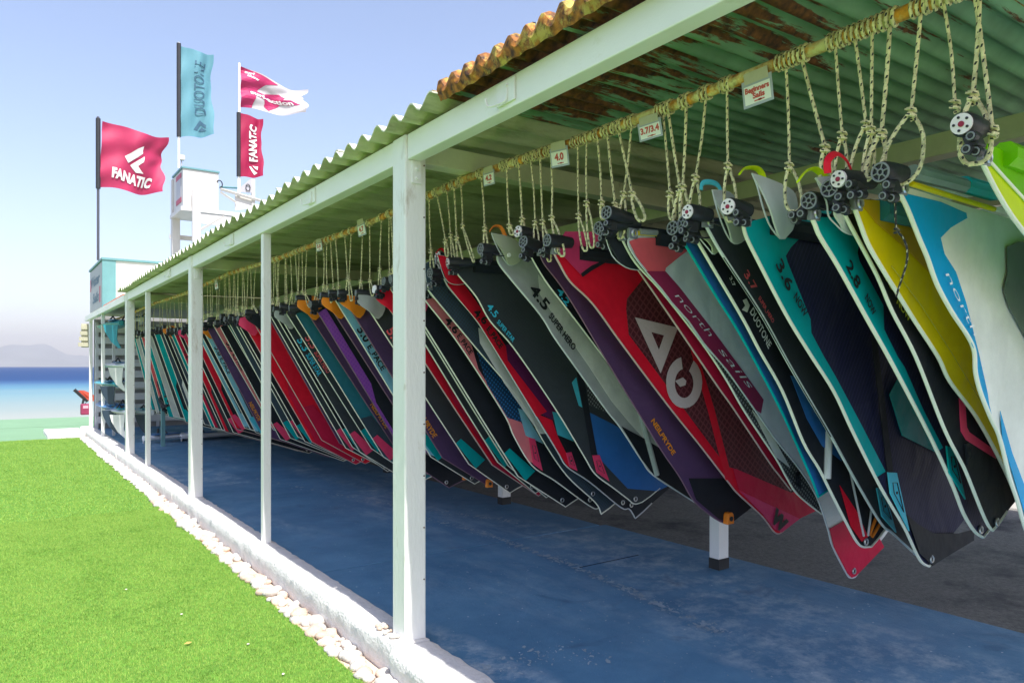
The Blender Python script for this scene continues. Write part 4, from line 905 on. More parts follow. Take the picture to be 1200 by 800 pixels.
S9 = [(738,277),(736,287),(748,307),(774,338),(786,354),(806,376),(824,402),(850,432),(884,480),(908,514),(936,549),(956,581),(969,618),(975,640),(991,671),(996,676),(1001,675)]
make_sail('white sail with maroon lettered stripe and red top and tip', rY(734), S9, 'offw', capat=(709,250), cap='spoke', luff=3.8, group=NEAR, pip=(GREYP, .006), sleeve='black',
  panels=[([(736,283),(748,279),(776,279),(797,284),(810,290),(795,301),(779,314),(777,324),(788,342),(774,338),(748,307)], 'pinkred'), ([(756,318),(778,318),(794,336),(830,382),(870,436),(893,468),(890,484),(884,480),(850,432),(824,402),(806,376),(786,354),(774,338)], 'maroon'), ([(970,619),(988,609),(1012,600),(1034,640),(1001,674),(996,676),(991,671),(975,640)], 'dred'), ([(742,271),(776,273),(812,276),(812,281),(776,278),(742,276)], 'yellow')],
  texts=[('north', (787,347), (829,396), 8, WHP, .0, .3), ('sails', (838,410), (876,457), 8, WHP, .0, .3)], groms=[(998,668)], tubes=[([(747,272),(800,276)], .012, mat('grey_tape', (.3,.31,.3,1), .5), 'luff_tape')], strap=None)
S9b = [(728,280),(744,308),(775,342),(822,402),(850,444),(872,482),(908,536),(921,559),(934,579),(962,602)]
make_sail('grey and white sail edge between the white sail and the red piped sail', rY(726), S9b, 'greym', pip=(CREAM, .005), capat=(712,262), luff=3.7, group=NEAR, panels=[([(880,480),(893,494),(905,512),(925,548),(908,535)], 'offw')], patches=[([(929,553),(934,552),(936,572),(931,568)], 'black')])
S10a = [(712,272),(723,284),(744,312),(780,364),(810,408),(840,452),(860,480),(900,540),(912,556),(926,574)]
make_sail('red piped sail just behind the large red lettered sail', rY(712), S10a, 'dred', pip=(mat('blush_piping', (.60,.42,.40,1), .5), .0045), capat=(700,268), cap='spoke', luff=3.7, group=NEAR, flap=([(700,270),(712,276),(726,292),(744,311),(742,317),(726,314),(710,300)], 'black', .03))
S10 = [(648,296),(655,309),(667.6,330),(694,356),(726,400),(780,472),(820,522),(854,566),(864,578),(892,604),(905,621),(911,625),(916,623)]
make_sail('large red sail with dark mesh window and big grey monogram', rY(652), S10, 'red', pip=(mat('blush_piping', (.60,.42,.40,1), .5), .005), capat=(640,282), cap='spoke', luff=3.8, group=NEAR,
  panels=[([(752,328),(734,350),(733,362),(736,392),(760,424),(800,478),(843,536),(850,546),(861,549),(926,577),(938,572),(880,480),(800,360)], 'mesh'), ([(828,480),(808,410),(816,414),(836,480),(857,562),(849,562)], 'red'), ([(857,548),(861,549),(926,577),(954,598),(935,607),(864,573)], 'dred'), ([(864,574),(935,607),(914,623),(905,619),(892,602)], 'crimson'),
   ([(648,290),(660,272),(700,272),(716,300),(690,312),(678,322)], 'crimson'), ([(690,312),(716,300),(714,304),(690,318),(680,325),(678,321)], 'black')],
  texts=[('W', (899,607), (914,624), 17, BLKP, .07, 0)])
# monogram on the red sail: an upside down triangular A and a ring
def monogram():
    Y = rY(652); root = [o for o in bpy.data.objects if o.get('label', '').startswith('large red sail with dark mesh')][0]
    gm = mat('grey_print', (.60,.54,.54,1), .5, .06)
    ou = [(741,372),(791,384),(771,437)]; inn = [(760,389),(775,393),(769,410)]
    for a, b, c, d in ((ou[0], ou[1], inn[1], inn[0]), (ou[1], ou[2], inn[2], inn[1]), (ou[2], ou[0], inn[0], inn[2])):
        poly_part([P2(*p, Y) for p in (a, b, c, d)], Y, .0172, .0015, gm, 'monogram', root, .3)
    n = 22; ring = []
    for k in range(n+1):
        a = R(-115)+R(330)*k/n
        ring.append((a,))
    outer = [(798.5+21*math.cos(R(-100)-R(318)*k/n), 448+30*math.sin(R(-100)-R(318)*k/n)) for k in range(n+1)]
    inner = [(798.5+11*math.cos(R(-100)-R(318)*k/n), 449+17*math.sin(R(-100)-R(318)*k/n)) for k in range(n+1)]
    for k in range(n): poly_part([P2(*p, Y) for p in (outer[k], outer[k+1], inner[k+1], inner[k])], Y, .0172, .0015, gm, 'monogram', root, .3)
    poly_part([P2(*p, Y) for p in ((788,446),(797,442),(801,446),(800,451),(794,453))], Y, .0172, .0015, gm, 'monogram', root, .3)
monogram()
S11 = [(632,298),(638,310.5),(657,335),(678,368),(704,412),(748,484),(775.7,529),(795,557),(812,586),(830,602),(842,610),(852,614)]
make_sail('plain dark purple sail with orange clew clip and orange lettering', rY(630), S11, 'purple', pip=(mat('mauve_piping', (.22,.12,.18,1), .5), .0035), capat=(612,284), cap='spoke', luff=4.0, group=NEAR, texts=[('NEILPRYDE', (761,493), (787,534), 6.5, ORT, .03, .15)], clip=(849,606), panels=[([(806,560),(860,560),(885,590),(858,611),(842,608),(815,585)], 'black')])
S11b = [(618,294),(638,328),(664,362),(690,396),(712,430),(730,462)]
make_sail('black sail with cyan number 4.2 half hidden behind the purple sail', rY(616), [(618,294),(638,328),(664,362),(690,396),(730,450),(760,500),(800,560)], 'black', pip=(CREAM, .004), capat=(606,272), cap='disc', luff=4.0, group=NEAR, texts=[('4.2', (651,341), (663,359), 8, CYT, .01, 0)])
S12 = [(583,296),(584,308),(601,330),(632.5,368),(650,396),(680,438),(711,481),(727,501),(751,538),(765,556),(800,579),(816,589),(832,597)]
make_sail('grey sail with pale panel and black size number 4.5', rY(584), S12, 'grey', capat=(562,292), cap='spoke', luff=4.0, group=NEAR, pip=(mat('pale_piping', (.68,.72,.70,1), .45), .006),
  panels=[([(630,322),(638,329),(664,362),(690,396),(720,440),(760,500),(776,527),(753,513),(735,493),(716,470),(690,430),(650,372),(632,345)], 'white'), ([(727,499),(753,513),(776,527),(830,592),(816,589),(800,579),(765,556),(751,538)], 'black')],
  texts=[('4.5', (618,340), (637,365), 13.5, BLKP, .03, 0), ('SUPER HERO', (641,371), (670,411), 8, BLKP, .03, 0)], tubes=[([(748,482),(768,556)], .016, mat('pale_batten', (.42,.47,.44,1), .4), 'batten')],
  flap=([(570,275),(591,279.5),(600,288),(607,300),(600,309.5),(591,312),(583.5,303.5),(575,288)], 'olive', .04), strap=([(571,272),(576,266),(584,267),(590,279)], 'orange', .009), toggle=(586.5,301))
S13 = [(528,312),(538.5,324.5),(558,348),(574,376),(602,408),(650,478),(683,532.5),(697,555),(718,571),(735,584),(743,590),(752,588)]
make_sail('wide charcoal sail with cyan size number 4.5 and pink batten pocket', rY(535), S13, 'char', capat=(524,308), cap='disc', luff=4.1, group=NEAR, pip=(CREAM, .0048), panels=[([(690,483),(716,496),(760,520),(800,560),(770,575),(735,572),(700,535)], 'blue'), ([(672,420),(679,420),(699,533),(692,533)], 'black'), ([(669,448),(674,442),(681,477),(677,475)], 'cyan'), ([(684,442),(690,440),(712,484),(689,474)], 'greym')],
  texts=[('4.5', (568,360), (578,373), 8.5, CYT, .0, 0), ('SUPER STAR', (580,378), (599,401), 5.5, CYT, .0, 0)], patches=[([(692,533),(700,532.5),(711.5,563),(697,553)], 'fpink')], groms=[(743,584)])
S14 = [(512,308),(523.5,333.5),(535.5,348.5),(560,378),(590,426),(628,488),(653,529),(664,546.5),(690,564),(727,594),(737,596),(744,607)]
make_sail('red sail with black size number 4.6 and plum upper cloth', rY(515), S14, 'black', capat=(503,320), cap='spoke', luff=4.1, group=NEAR, pip=(GREYP, .005), panels=[([(594,422),(592,404),(600,402),(652,480),(648,492),(636,486),(610,448)], 'plum'), ([(523.5,333.5),(535.5,348.5),(560,378),(590,426),(628,488),(640,482),(594,422),(592,406),(565,364),(545,336),(530,322)], 'red'), ([(627,484),(646,492),(652,510),(672,550),(664,546),(653,529)], 'red'), ([(646,482),(655,484),(671,517),(652,509)], 'cyan'), ([(672,550),(660,520),(690,530),(730,590),(726,592),(690,563)], 'black')],
  texts=[('4.6', (552,368), (566,381), 10, BLKP, .015, 0), ('E_PACE', (568,386), (584,409), 7, BLKP, .035, 0)], patches=[([(661,530),(667,529),(674,551),(665,546)], 'fpink')], groms=[(728,588),(738,591)],
  flap=([(508,300),(519,303),(526,316),(538,323),(541,332),(527,334),(516,326)], 'red', .04), strap=([(509,297),(514,292),(520,296)], 'red', .008))
S14b = [(500,338),(518,360),(558,408),(610,470),(636,516),(664,557),(697,588),(704,602)]
make_sail('dark slate blue sail with pale edge between the two 4.6 sails', rY(502), S14b, 'slate', capat=(512,300), cap='disc', luff=4.1, group=NEAR, pip=(CREAM, .005), groms=[(694,578)], panels=[([(560,384),(566,386),(600,440),(628,486),(640,508),(632,508),(590,448),(562,402)], 'offw')])
S15 = [(486,336),(498,352),(528,390),(558,434),(592,488),(602,511),(623,545),(650,563),(690,592),(702,595),(718,588)]
make_sail('pink sail with black size number 4.6 and blue mesh panel', rY(488), S15, 'black', capat=(497,333), cap='spoke', luff=4.1, group=NEAR, pip=(CREAM, .005), panels=[([(498,352),(528,390),(558,434),(592,488),(602,511),(618,540),(632,545),(622,512),(608,492),(596,490),(560,432),(552,404),(530,372),(510,346)], 'pink'), ([(558,412),(566,414),(612,474),(612,495),(594,489),(570,450)], 'bluemesh'), ([(606,478),(612,480),(636,520),(615,510)], 'lblue')],
  texts=[('4.6', (519,376), (532,392), 9.5, BLKP, .01, 0), ('E_PACE', (534,394), (549,416), 6.5, BLKP, .0, 0)], patches=[([(618,512),(625,514),(634,551),(623,543)], 'fpink')], groms=[(690,585)], flap=([(494,310),(508,306),(522,322),(528,340),(520,352),(508,352),(498,340)], 'slate', .03))

# --- beyond the first wide post: one builder, its own colours for each, local outline grows with sail size
FAR = "farther sails hanging from the rusty rail"
def far_sail(label, px, size, body, strip=None, pip=CREAM, patch=None, flap=None, num=None, numc=None, word=None, low=None, cap='spoke', pry=False, clip=False, py=None, wide=.10, group=FAR):
    Y = rY(px); rnd = random.Random(int(px*10)); zt0 = (onX(px, py, XR)[1] if py else 1.80+rnd.uniform(-.03, .03)); k = size
    it = lambda *v: float(np.interp(px, [155, 185, 240, 300, 350, 450], v))
    if px < 200 and not py: zt0 += .07
    K = Vector((it(.30, .46, .66, .68, .80, .84), it(-1.34, -1.36, -1.24, -1.22, -1.20, -1.14)))+Vector((rnd.uniform(-.03, .03), rnd.uniform(-.02, .03)))
    Cw = K+Vector((it(1.75, 1.3, .85, .42, .38, .36), max(.07-zt0-K.y, it(-.50, -.40, -.33, -.28, -.27, -.26))))+Vector((rnd.uniform(-.05, .05), rnd.uniform(0, .03)))
    rel = [(0, 0), tuple(K*.33), tuple(K*.66), tuple(K), tuple(K+(Cw-K)*.5), tuple(Cw), (Cw.x+.06, Cw.y+.025)]
    foot = [(XR+a, zt0+b) for a, b in rel]
    pan = []
    Lk = K.length/1.32; d = K.normalized(); nrm = Vector((-d.y, d.x)); e2 = (Cw-K).normalized()
    def S(t, w):
        if t <= 1.30: i = d*t*Lk+nrm*w
        else: i = K+e2*((t-1.30)*Lk)+nrm*w
        return (XR+i.x, zt0+i.y)
    L1 = 1.30
    if strip: pan.append(([S(.02, .002), S(L1, .002), S(L1+.02, .02), S(.8, wide*.35), S(.66, wide), S(.02, wide)], strip))
    if low: pan.append(([S(.95, .002), S(L1, .002), S(1.52, .004), S(1.52, .10), S(L1, .16), S(.98, .10)], low))
    pt = [([S(1.14, .004), S(1.14, .055), S(1.36, .10), S(1.36, .004)], patch)] if patch else []
    tx_ = []
    cm = {'k': BLKP, 'r': REDT, 'c': CYT, 'y': YLT, 'o': ORT, 'w': WHP}
    if num: tx_.append((num, S(.24, .02), S(.35, .02), .065, cm[numc], .01, 0))
    if word: tx_.append((word, S(.38, .02), S(.58, .02), .045, cm[numc], .0, 0))
    if pry: tx_.append(('NEILPRYDE', S(.92, .02), S(1.16, .02), .04, ORT, .02, .15))
    fl = None
    if flap: fl = ([(XR-.04, zt0+.05), (XR+.09, zt0+.07), (XR+.15, zt0-.02), (XR+.10, zt0-.12), (XR+.03, zt0-.08), (XR-.05, zt0-.02)], flap, .03)
    r = make_sail(label, Y, foot, body, pip=(pip, .0055), panels=pan, texts=tx_, patches=pt, groms=[(XR+Cw.x-.03, zt0+Cw.y+.05)] if not pry else (), flap=fl, capat=(XR-.05, zt0+.045), cap=cap, luff=4.2*k, group=group, far=True, loc=True, clip=(XR+Cw.x, zt0+Cw.y+.02) if clip else None)
    return r
MAUVE = mat('mauve_piping', (.22,.12,.18,1), .5); BLUSH = mat('blush_piping', (.6,.42,.4,1), .5)
G1 = 'dark sails with pale piping seen edge-on'
EDGE = 'dark sail with pale piping seen almost edge-on among the farther sails'
FL = []
FL += [('black sail with red flap hidden mostly behind the first wide post', 474, 1.0, 'black', None, dict(flap='crimson', cap='disc', patch='teal')), ('charcoal edge-on sail just inside the right side of the first wide post', 466, 1.0, 'char', None, dict(patch='teal')), ('charcoal sail with teal pocket just left of the pink 4.6 sail', 458, 1.0, 'char', None, dict(patch='teal')),
 ('red sail with red flap showing both sides of the first wide post', 447, 1.0, 'dred', 'red', dict(pip=BLUSH, flap='red', cap='disc', wide=.06)),
 ('charcoal sail with grey flap and coral number 5.0 left of the wide post', 425, 1.02, 'char', None, dict(flap='grey', num='5.0', numc='r', patch='teal', py=352)),
 ('purple sail with orange flap and orange clip nearest the first wide post', 404, 1.05, 'purple', None, dict(flap='orange', pip=MAUVE, pry=True, clip=True, py=352)),
 ('light blue sail with small lettering and black number 5.0', 393, 1.06, 'char', 'lblue', dict(num='5.0', numc='k', word='E_PACE', py=352, patch='teal')),
 ('purple sail with violet patterned panel and orange flap', 383, 1.06, 'purple', None, dict(flap='orange', pip=MAUVE, low='violet', clip=True, py=354)),
 ('black sail with violet panel between two purple sails', 371, 1.06, 'black', 'violet', dict(pip=MAUVE, wide=.07)),
 ('purple sail with orange flap and orange lettering left of the violet sail', 354, 1.08, 'purple', None, dict(flap='orange', pip=MAUVE, pry=True, clip=True, py=357)),
 ('dark teal blue sail beside the purple sail with orange flap', 346, 1.08, 'dteal', None, dict(patch='fpink', low='slate')),
 ('charcoal sail with coral number 5.3 and teal pocket', 335, 1.08, 'char', None, dict(num='5.3', numc='r', word='SUPER HERO', patch='teal')),
 ('charcoal sail with cyan number 5.3 and pink pocket', 327, 1.08, 'char', None, dict(num='5.3', numc='c', word='SUPER STAR', patch='fpink', flap='grey')),
 ('black edge-on sail just left of the cyan numbered sail', 321, 1.08, 'black', None, dict(patch='teal')), ('charcoal edge-on sail right beside the dusky purple sail', 317, 1.08, 'char', None, dict(patch='fpink')),
 ('dusky purple sail with orange lettering right of the first thin post', 312, 1.1, 'purple', 'purple', dict(pip=MAUVE, pry=True, clip=True)),
 ('bright red sail with clear window right of the first thin post', 294, 1.12, 'red', 'red', dict(pip=BLUSH, low='dred', flap='black')),
 ('red sail with pink flap, left one of the red pair by the thin post', 285, 1.12, 'dred', 'red', dict(pip=BLUSH, flap='fpink')),
 ('black edge-on sail just left of the red pair of sails', 279, 1.12, 'black', None, dict(patch='teal')), ('charcoal edge-on sail second to the left of the red pair', 274, 1.12, 'char', None, dict(patch='fpink')), ('slate sail with blue strip left of the red pair', 269, 1.12, 'slate', 'slate', dict(patch='teal')), ('dark teal edge-on sail left of the slate sail with blue strip', 264, 1.12, 'dteal', None, dict()), ('charcoal sail with pink pocket right of the pink 5.8', 258, 1.14, 'black', None, dict(patch='fpink')),
 ('pink sail with black number 5.8', 249, 1.16, 'blue', 'pink', dict(num='5.8', numc='k', word='E_PACE', patch='fpink', wide=.14)), ('purple sail between the pink 5.8 and the orange flap', 243, 1.16, 'purple', None, dict(pip=MAUVE, pry=True)),
 ('light blue sail with black number 5.8 and orange flap', 237, 1.18, 'slate', 'lblue', dict(num='5.8', numc='k', word='E_PACE', flap='orange', patch='cyan', wide=.14)), ('black edge-on sail squeezed left of the light blue 5.8 sail', 232, 1.18, 'black', None, dict()),
 ('pale blue edged sail just right of the second wide post', 228, 1.18, 'char', 'lblue', dict(patch='lblue')), ('red edged sail low behind the second wide post', 222, 1.2, 'black', 'red', dict(pip=BLUSH, patch='fpink')), ('black edge-on sail partly behind the second wide post', 218, 1.2, 'black', None, dict(patch='fpink')),
 ('red sail with pink flap left of the second wide post', 213, 1.22, 'char', 'red', dict(flap='fpink', pip=BLUSH)), ('black edge-on sail left of the red sail with pink flap', 209, 1.22, 'black', None, dict()), ('maroon edged sail with faint number', 204, 1.24, 'char', 'dred', dict(num='6.2', numc='k')), ('teal edged sail beside the maroon edged sail', 200, 1.24, 'black', 'teal', dict()),
 ('dark slate sail with orange flap between the second thin post and the wide post', 195, 1.26, 'slate', 'slate', dict(flap='orange')), ('black edge-on sail between the white windowed sail and the orange flap', 191, 1.28, 'black', None, dict()), ('white windowed sail with dark bands', 187, 1.32, 'offw', 'slate', dict()), ('teal sail with purple edge line and teal pocket', 181, 1.34, 'black', 'teal', dict(patch='teal')),
 ('charcoal edge-on sail between the teal and pale grey sails', 177, 1.36, 'char', None, dict()), ('pale grey sail with white lower cloth', 173, 1.38, 'lgrey', None, dict()), ('teal sail seen just right of the second thin post', 169, 1.42, 'dteal', 'teal', dict(low='teal')), ('coral striped sail just left of the second thin post', 165, 1.44, 'char', 'pinkred', dict(pip=CREAM)), ('dark teal sail between the last wide post and the thin post', 162, 1.46, 'black', 'dteal', dict()), ('pale grey sail hanging last but one', 159, 1.46, 'greym', 'lgrey', dict()), ('farthest sail, teal with pale piping', 156, 1.48, 'dteal', 'teal', dict())]
for lb, px, size, body, strip, kw in FL: far_sail(lb, px, size, body, strip, **kw)

# ================================================================== ROPES
ROPE = bpy.data.materials.new('flecked_rope'); ROPE.use_nodes = True
def _rope(m, base, fleck):
    nt = m.node_tree; n = nt.nodes; l = nt.links; p = n['Principled BSDF']; p.inputs['Roughness'].default_value = .8
    tc = n.new('ShaderNodeTexCoord'); sp = n.new('ShaderNodeSeparateXYZ'); l.new(tc.outputs['UV'], sp.inputs[0])
    # spiral flecks: brick pattern on (u + v*k, v)
    cb = n.new('ShaderNodeCombineXYZ'); mu = n.new('ShaderNodeMath'); mu.operation = 'MULTIPLY_ADD'; mu.inputs[1].default_value = 14; l.new(sp.outputs[1], mu.inputs[0]); l.new(sp.outputs[0], mu.inputs[2])
    fr = n.new('ShaderNodeMath'); fr.operation = 'FRACT'; l.new(mu.outputs[0], fr.inputs[0]); m2 = n.new('ShaderNodeMath'); m2.operation = 'MULTIPLY'; m2.inputs[1].default_value = 2; l.new(fr.outputs[0], m2.inputs[0])
    fr2 = n.new('ShaderNodeMath'); fr2.operation = 'FRACT'; l.new(m2.outputs[0], fr2.inputs[0]); lt = n.new('ShaderNodeMath'); lt.operation = 'LESS_THAN'; lt.inputs[1].default_value = .34; l.new(fr2.outputs[0], lt.inputs[0])
    mv = n.new('ShaderNodeMath'); mv.operation = 'MULTIPLY'; mv.inputs[1].default_value = 52; l.new(sp.outputs[1], mv.inputs[0]); f3 = n.new('ShaderNodeMath'); f3.operation = 'FRACT'; l.new(mv.outputs[0], f3.inputs[0]); l2 = n.new('ShaderNodeMath'); l2.operation = 'LESS_THAN'; l2.inputs[1].default_value = .42; l.new(f3.outputs[0], l2.inputs[0])
    an = n.new('ShaderNodeMath'); an.operation = 'MULTIPLY'; l.new(lt.outputs[0], an.inputs[0]); l.new(l2.outputs[0], an.inputs[1])
    nz = n.new('ShaderNodeTexNoise'); nz.inputs['Scale'].default_value = 30; l.new(tc.outputs['Object'], nz.inputs['Vector']); rp = n.new('ShaderNodeValToRGB'); l.new(nz.outputs['Fac'], rp.inputs[0])
    c = np.array(base); rp.color_ramp.elements[0].color = (*(c*.7), 1); rp.color_ramp.elements[1].color = (*np.clip(c*1.2, 0, 1), 1); rp.color_ramp.elements[0].position = .35; rp.color_ramp.elements[1].position = .65
    mx = n.new('ShaderNodeMixRGB'); l.new(an.outputs[0], mx.inputs[0]); l.new(rp.outputs[0], mx.inputs[1]); mx.inputs[2].default_value = (*fleck, 1); l.new(mx.outputs[0], p.inputs['Base Color'])
    wv = n.new('ShaderNodeMath'); wv.operation = 'SINE'; m4 = n.new('ShaderNodeMath'); m4.operation = 'MULTIPLY'; m4.inputs[1].default_value = 900; l.new(sp.outputs[1], m4.inputs[0]); l.new(m4.outputs[0], wv.inputs[0])
    b = n.new('ShaderNodeBump'); b.inputs['Strength'].default_value = .35; b.inputs['Distance'].default_value = .002; l.new(wv.outputs[0], b.inputs['Height']); l.new(b.outputs[0], p.inputs['Normal'])
_rope(ROPE, (.75,.68,.40), (.03,.035,.04))
BROPE = bpy.data.materials.new('black_flecked_cord'); BROPE.use_nodes = True; _rope(BROPE, (.03,.03,.03), (.5,.48,.3))
def rope(label, px, knot, loopb=None, w=None, group='ropes tied along the rusty rail', rpx=None, rad=.0058, turns=2, far=False, dx=0.):
    """rail knot at photo column px; the lower knot and the bottom of the hanging loop measured in the photograph"""
    Y = rY(px); z0 = railZ(Y)
    def at(p): y, z = onX(p[0], p[1], XR+dx); return (XR+dx, y, z)
    k = Vector(at(knot)); root = thing('hanging_rope', label, 'rope', (XR+dx, k.y, k.z), group); O = Vector(root.location)
    rnd = random.Random(int(px*7)); a = Vector((XR, Y, z0-.018))-O
    seg = 5 if far else 7
    mid = a*.5+Vector((rnd.uniform(-.004, .004), rnd.uniform(-.004, .004), 0))
    MB().tube(smooth_line([tuple(a), tuple(mid), (0, 0, 0)], 3), rad, 5 if far else 8).build('strand', ROPE, root, smooth=True)
    # coils round the rail
    n = 9*turns; pts = [(XR-O.x+.0235*math.cos(2*math.pi*i/9), Y-O.y-.008*turns+.016*i/9+rnd.uniform(-.001, .001), z0-O.z+.0235*math.sin(2*math.pi*i/9)) for i in range(n+3)]
    MB().tube(pts, rad, 5 if far else 6).build('rail_coil', ROPE, root, smooth=True)
    # stopper knot: a few turns of thick coil
    kk = [(.010*math.cos(i*1.1)*(1+.2*rnd.random()), .010*math.sin(i*1.1)*(1+.2*rnd.random()), .014-.0028*i) for i in range(13 if not far else 9)]
    MB().tube(kk, rad*1.05, 5).build('knot', ROPE, root, smooth=True)
    if loopb:
        lb = Vector(at(loopb))-O; w = w or .016; L = lb.length
        sd = Vector((.45, -.9, 0)).normalized()*w
        lp = [(0, 0, 0), tuple(lb*.35+sd*.8), tuple(lb*.8+sd), tuple(lb+sd*.55), tuple(lb*1.02-sd*.1), tuple(lb-sd*.6), tuple(lb*.8-sd*.95), tuple(lb*.35-sd*.7), (0, 0, .004)]
        MB().tube(smooth_line(lp, 3), rad*(1.12 if not far else 1), 5 if far else 8).build('loop', ROPE, root, smooth=True)
    return root
RN = [(1079, (1068,131), (1050,215), .05, 'rope with wide loop holding the white and blue sail mast'), (1106, (1119,122), None, 0, 'rope knotted onto the red eyed cap of the lime sail'), (1148, (1140,112), (1143,190), .034, 'rope with loop hanging round the lime sail foot'), (1142, (1163,152), None, 0, 'thin rope running behind the lime sail loop'),
 (1043, (1033,156), (1022,206), .022, 'rope loop third from the right, behind the white and blue mast foot'), (1022, (1021,152), (1016,210), .014, 'short looped rope left of the white and blue mast foot'), (1002, (1015,146), (1004,212), .024, 'rope loop holding the yellow sail foot'), (979, (987,158), (984,215), .016, 'rope knotted above the yellow sail cap'), (940, (967,173), (968,214), .016, 'slanting rope to the red strapped sail foot'),
 (921, (925,194), (931,246), .024, 'rope looped round the smaller teal panelled sail foot'), (852, (853,194), (857,258), .021, 'rope looped round the wide teal panelled sail foot'), (827, (815,208), (813,268), .020, 'rope looped round the charcoal coral numbered sail foot'), (804, (800,219), (803,262), .016, 'rope between the 3.7 loop and the card reading 3.7/3.4'), (783, (797,221), (792,262), .014, 'rope slanting right from the 3.7/3.4 card'), (777, (785,227), (788,256), .012, 'rope hanging directly under the 3.7/3.4 card'),
 (740, (731,227), (727,278), .016, 'rope leaning left to the white maroon striped sail'), (725, (741,227), (752,258), .018, 'rope leaning right above the orange lined flap'), (712, (721,240), (724,256), .012, 'rope with short loop above the white sail mast foot'), (700, (705,237), (707,256), .010, 'rope right of the pair of empty loops'), (687.5, (687.5,238), (694,289), .013, 'right one of the two empty loops before the red monogram sail'), (677, (678,253), (686,293), .013, 'left one of the two empty loops before the red monogram sail'),
 (645.5, (646.5,255), (659,299), .016, 'slanted empty rope loop left of the red monogram sail'), (633, (636,260), (644,305), .013, 'rope looped round the purple sail foot'), (622, (627,261), (629,285), .012, 'rope above the spoked cap left of the purple sail'), (608, (612,257), (614,283), .012, 'rope above the black 4.2 sail foot'), (594, (597,265), (600,275), .010, 'rope with small knot above the grey 4.5 sail'), (564, (568,268), (570,300), .012, 'rope holding the grey 4.5 sail foot'),
 (540, (542,265), (555,306), .008, 'slanted narrow rope loop left of the grey 4.5 sail'), (532, (535,279), (540,308), .014, 'rope with open loop over the wide charcoal sail'), (523.5, (528,276), (533,316), .010, 'rope loop crossing the red eyed cap of the charcoal sail'), (512, (522,282), (524,300), .010, 'rope to the cap of the wide charcoal sail'), (503, (505,294), (507,322), .012, 'rope nearest the first wide post on its right side')]
for px, kn, lb, w, txt in RN: rope(txt, px, kn, lb, w, rad=(.0049 if px > 700 else .0043)*random.uniform(.85, 1.12), turns=(3, 4, 5, 3)[int(px) % 4])
GRP = 'thin ropes holding the farther sails'
for lb, px, size, body, strip, kw in FL:
    rnd = random.Random(int(px*13)); Y = rY(px)
    for q in range(2 if px > 240 and px != 393 else 1):
        p2 = px+q*rnd.uniform(4, 9)*(px/400); y2 = rY(p2); d = XR*SA+y2*CA
        zk = 1.80+rnd.uniform(.10, .16); zl = 1.80+rnd.uniform(.0, .06)
        pk = 429-(zk-EYE)*FOC/d; pl = 429-(zl-EYE)*FOC/d
        w_ = lb.split()[:8]
        while w_[-1] in ('with', 'and', 'the', 'of', 'just', 'by', 'a', 'between', 'black', 'hidden', 'left', 'right', 'nearest'): w_.pop()
        rope(('left' if q == 0 else 'right')+' thin rope above the '+' '.join(w_), p2, (p2+rnd.uniform(-3, 4)*(px/400), pk), (p2+rnd.uniform(-2, 4)*(px/400), pl), rnd.uniform(.008, .016), GRP, rad=.0044, far=True)
# black cord with a knot hanging from the white and blue sail foot
bc = thing('knotted_cord', 'thin black flecked cord with a knot hanging in front of the yellow sail', 'cord', (XR-.02, rY(1048), 1.7))
O = Vector(bc.location); cp = [(1048.5,222),(1049,240),(1050.5,268),(1058,278),(1063,292),(1062,310),(1054,335),(1050,348)]
q = [onX(a, b, XR-.02) for a, b in cp]; MB().tube(smooth_line([(0, y-O.y, z-O.z) for y, z in q], 4), .003, 6).build('strand', BROPE, bc, smooth=True)
y, z = onX(1051, 270, XR-.02); MB().tube([(.006*math.cos(i*1.2), y-O.y+.006*math.sin(i*1.2), z-O.z+.008-.002*i) for i in range(9)], .003, 5).build('knot', BROPE, bc, smooth=True)

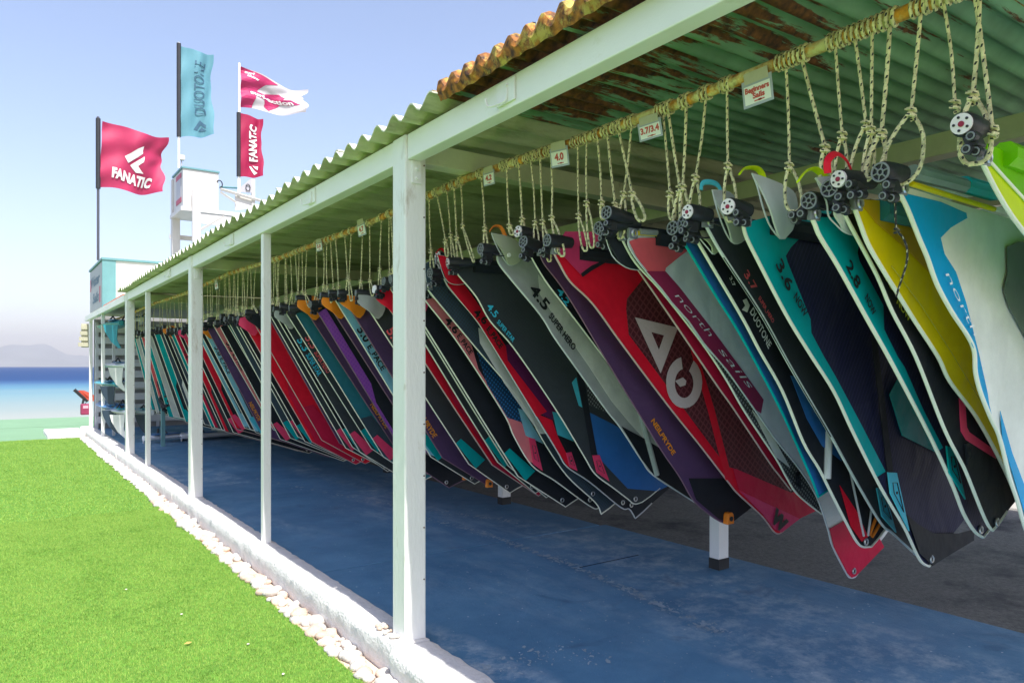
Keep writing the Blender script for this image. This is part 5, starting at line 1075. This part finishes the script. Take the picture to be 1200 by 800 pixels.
# ================================================================== CARDS ON THE RAIL
CARDF = mat('card_sleeve', (.42,.45,.52,1), .25, .05); CARD = mat('card_paper', (.88,.88,.84,1), .5, .03); CRED = mat('card_red', (.62,.10,.08,1), .5); TAPE = mat('clear_tape', (.55,.52,.40,1), .3, .2)
def card(pxs, lines, label):
    (ax, ay), (bx, by), (cx, cy), (dx, dy) = pxs      # top-left, top-right, bottom-right, bottom-left, on the plane just in front of the rail
    X = XR-.024; P = [Vector((X, *onX(*p, X))) for p in pxs]
    root = thing('size_card', label, 'card', tuple((P[2]+P[3])/2), 'printed cards taped to the rail'); O = Vector(root.location)
    ex = (P[1]-P[0]); ey = (P[0]-P[3]); nx = Vector((-1, 0, 0))
    def slab(u0, u1, v0, v1, off, th, m, nm):
        b = MB(); q = [P[3]+ex*u+ey*v-O for u, v in ((u0, v0), (u1, v0), (u1, v1), (u0, v1))]
        b.v = [tuple(p+nx*off) for p in q]+[tuple(p+nx*(off+th)) for p in q]; b.f = [(0,1,2,3), (7,6,5,4)]+[(i, i+4, (i+1) % 4+4, (i+1) % 4) for i in range(4)]; return b.build(nm, m, root)
    slab(0, 1, 0, 1, 0, .001, CARDF, 'sleeve'); slab(.07, .93, .10, .78, .0013, .0006, CARD, 'paper')
    slab(.1, .9, .86, 1.28, .0013, .0006, TAPE, 'tape')
    for s, u0, u1, v0, h in lines: 
        lettering(s, P[3]+ex*u0+ey*v0-O+nx*.0026, ex*(u1-u0), ey*h, CRED, root, 'card_lettering', .045)
    slab(.38, .72, .15, .19, .0022, .0005, CRED, 'arrow'); slab(.52, .62, .135, .21, .0022, .0005, CRED, 'arrow_head')
    return root
card(((869,98),(904,84),(908.5,115),(872,129)), [('Beginners', .10, .90, .52, .20), ('Sails', .34, .74, .27, .20)], 'largest card on the rail reading Beginners Sails')
card(((747,146),(774,137),(776,158),(750,167)), [('3.7/3.4', .10, .90, .36, .34)], 'card reading 3.7/3.4 hanging from the rail')
card(((644,175),(665,170),(667.5,193.5),(646.5,197.5)), [('4.0', .25, .75, .34, .36)], 'card with red number second to the right of the first wide post')
card(((566,202),(579,198),(580,215),(567,219)), [('4.2', .22, .78, .34, .36)], 'small card with red number nearest the first wide post on its right')
card(((418,263),(427,259),(429,275),(420.5,278)), [('4.7', .2, .8, .34, .36)], 'small card on the rail left of the first wide post')
card(((370,284),(377,282),(378,293),(371,295)), [('5.0', .2, .8, .34, .36)], 'small card above the orange flaps')
card(((251.5,331),(255,329.5),(255.7,338),(252.3,339.5)), [('5.8', .2, .8, .34, .36)], 'tiny card right of the second wide post')

# ================================================================== AIR
hz = bpy.data.materials.new('sea_haze'); hz.use_nodes = True; n_ = hz.node_tree.nodes; n_.clear()
pv = n_.new('ShaderNodeVolumePrincipled'); pv.inputs['Color'].default_value = (.98,.98,1,1); pv.inputs['Density'].default_value = .00026; pv.inputs['Anisotropy'].default_value = .3
ov = n_.new('ShaderNodeOutputMaterial'); hz.node_tree.links.new(pv.outputs[0], ov.inputs['Volume'])
tag(MB().box(-4300, 4300, -80, 7600, -12, 260).build('haze', hz), 'thin sea haze that pales the far hills', None, None, 'stuff')
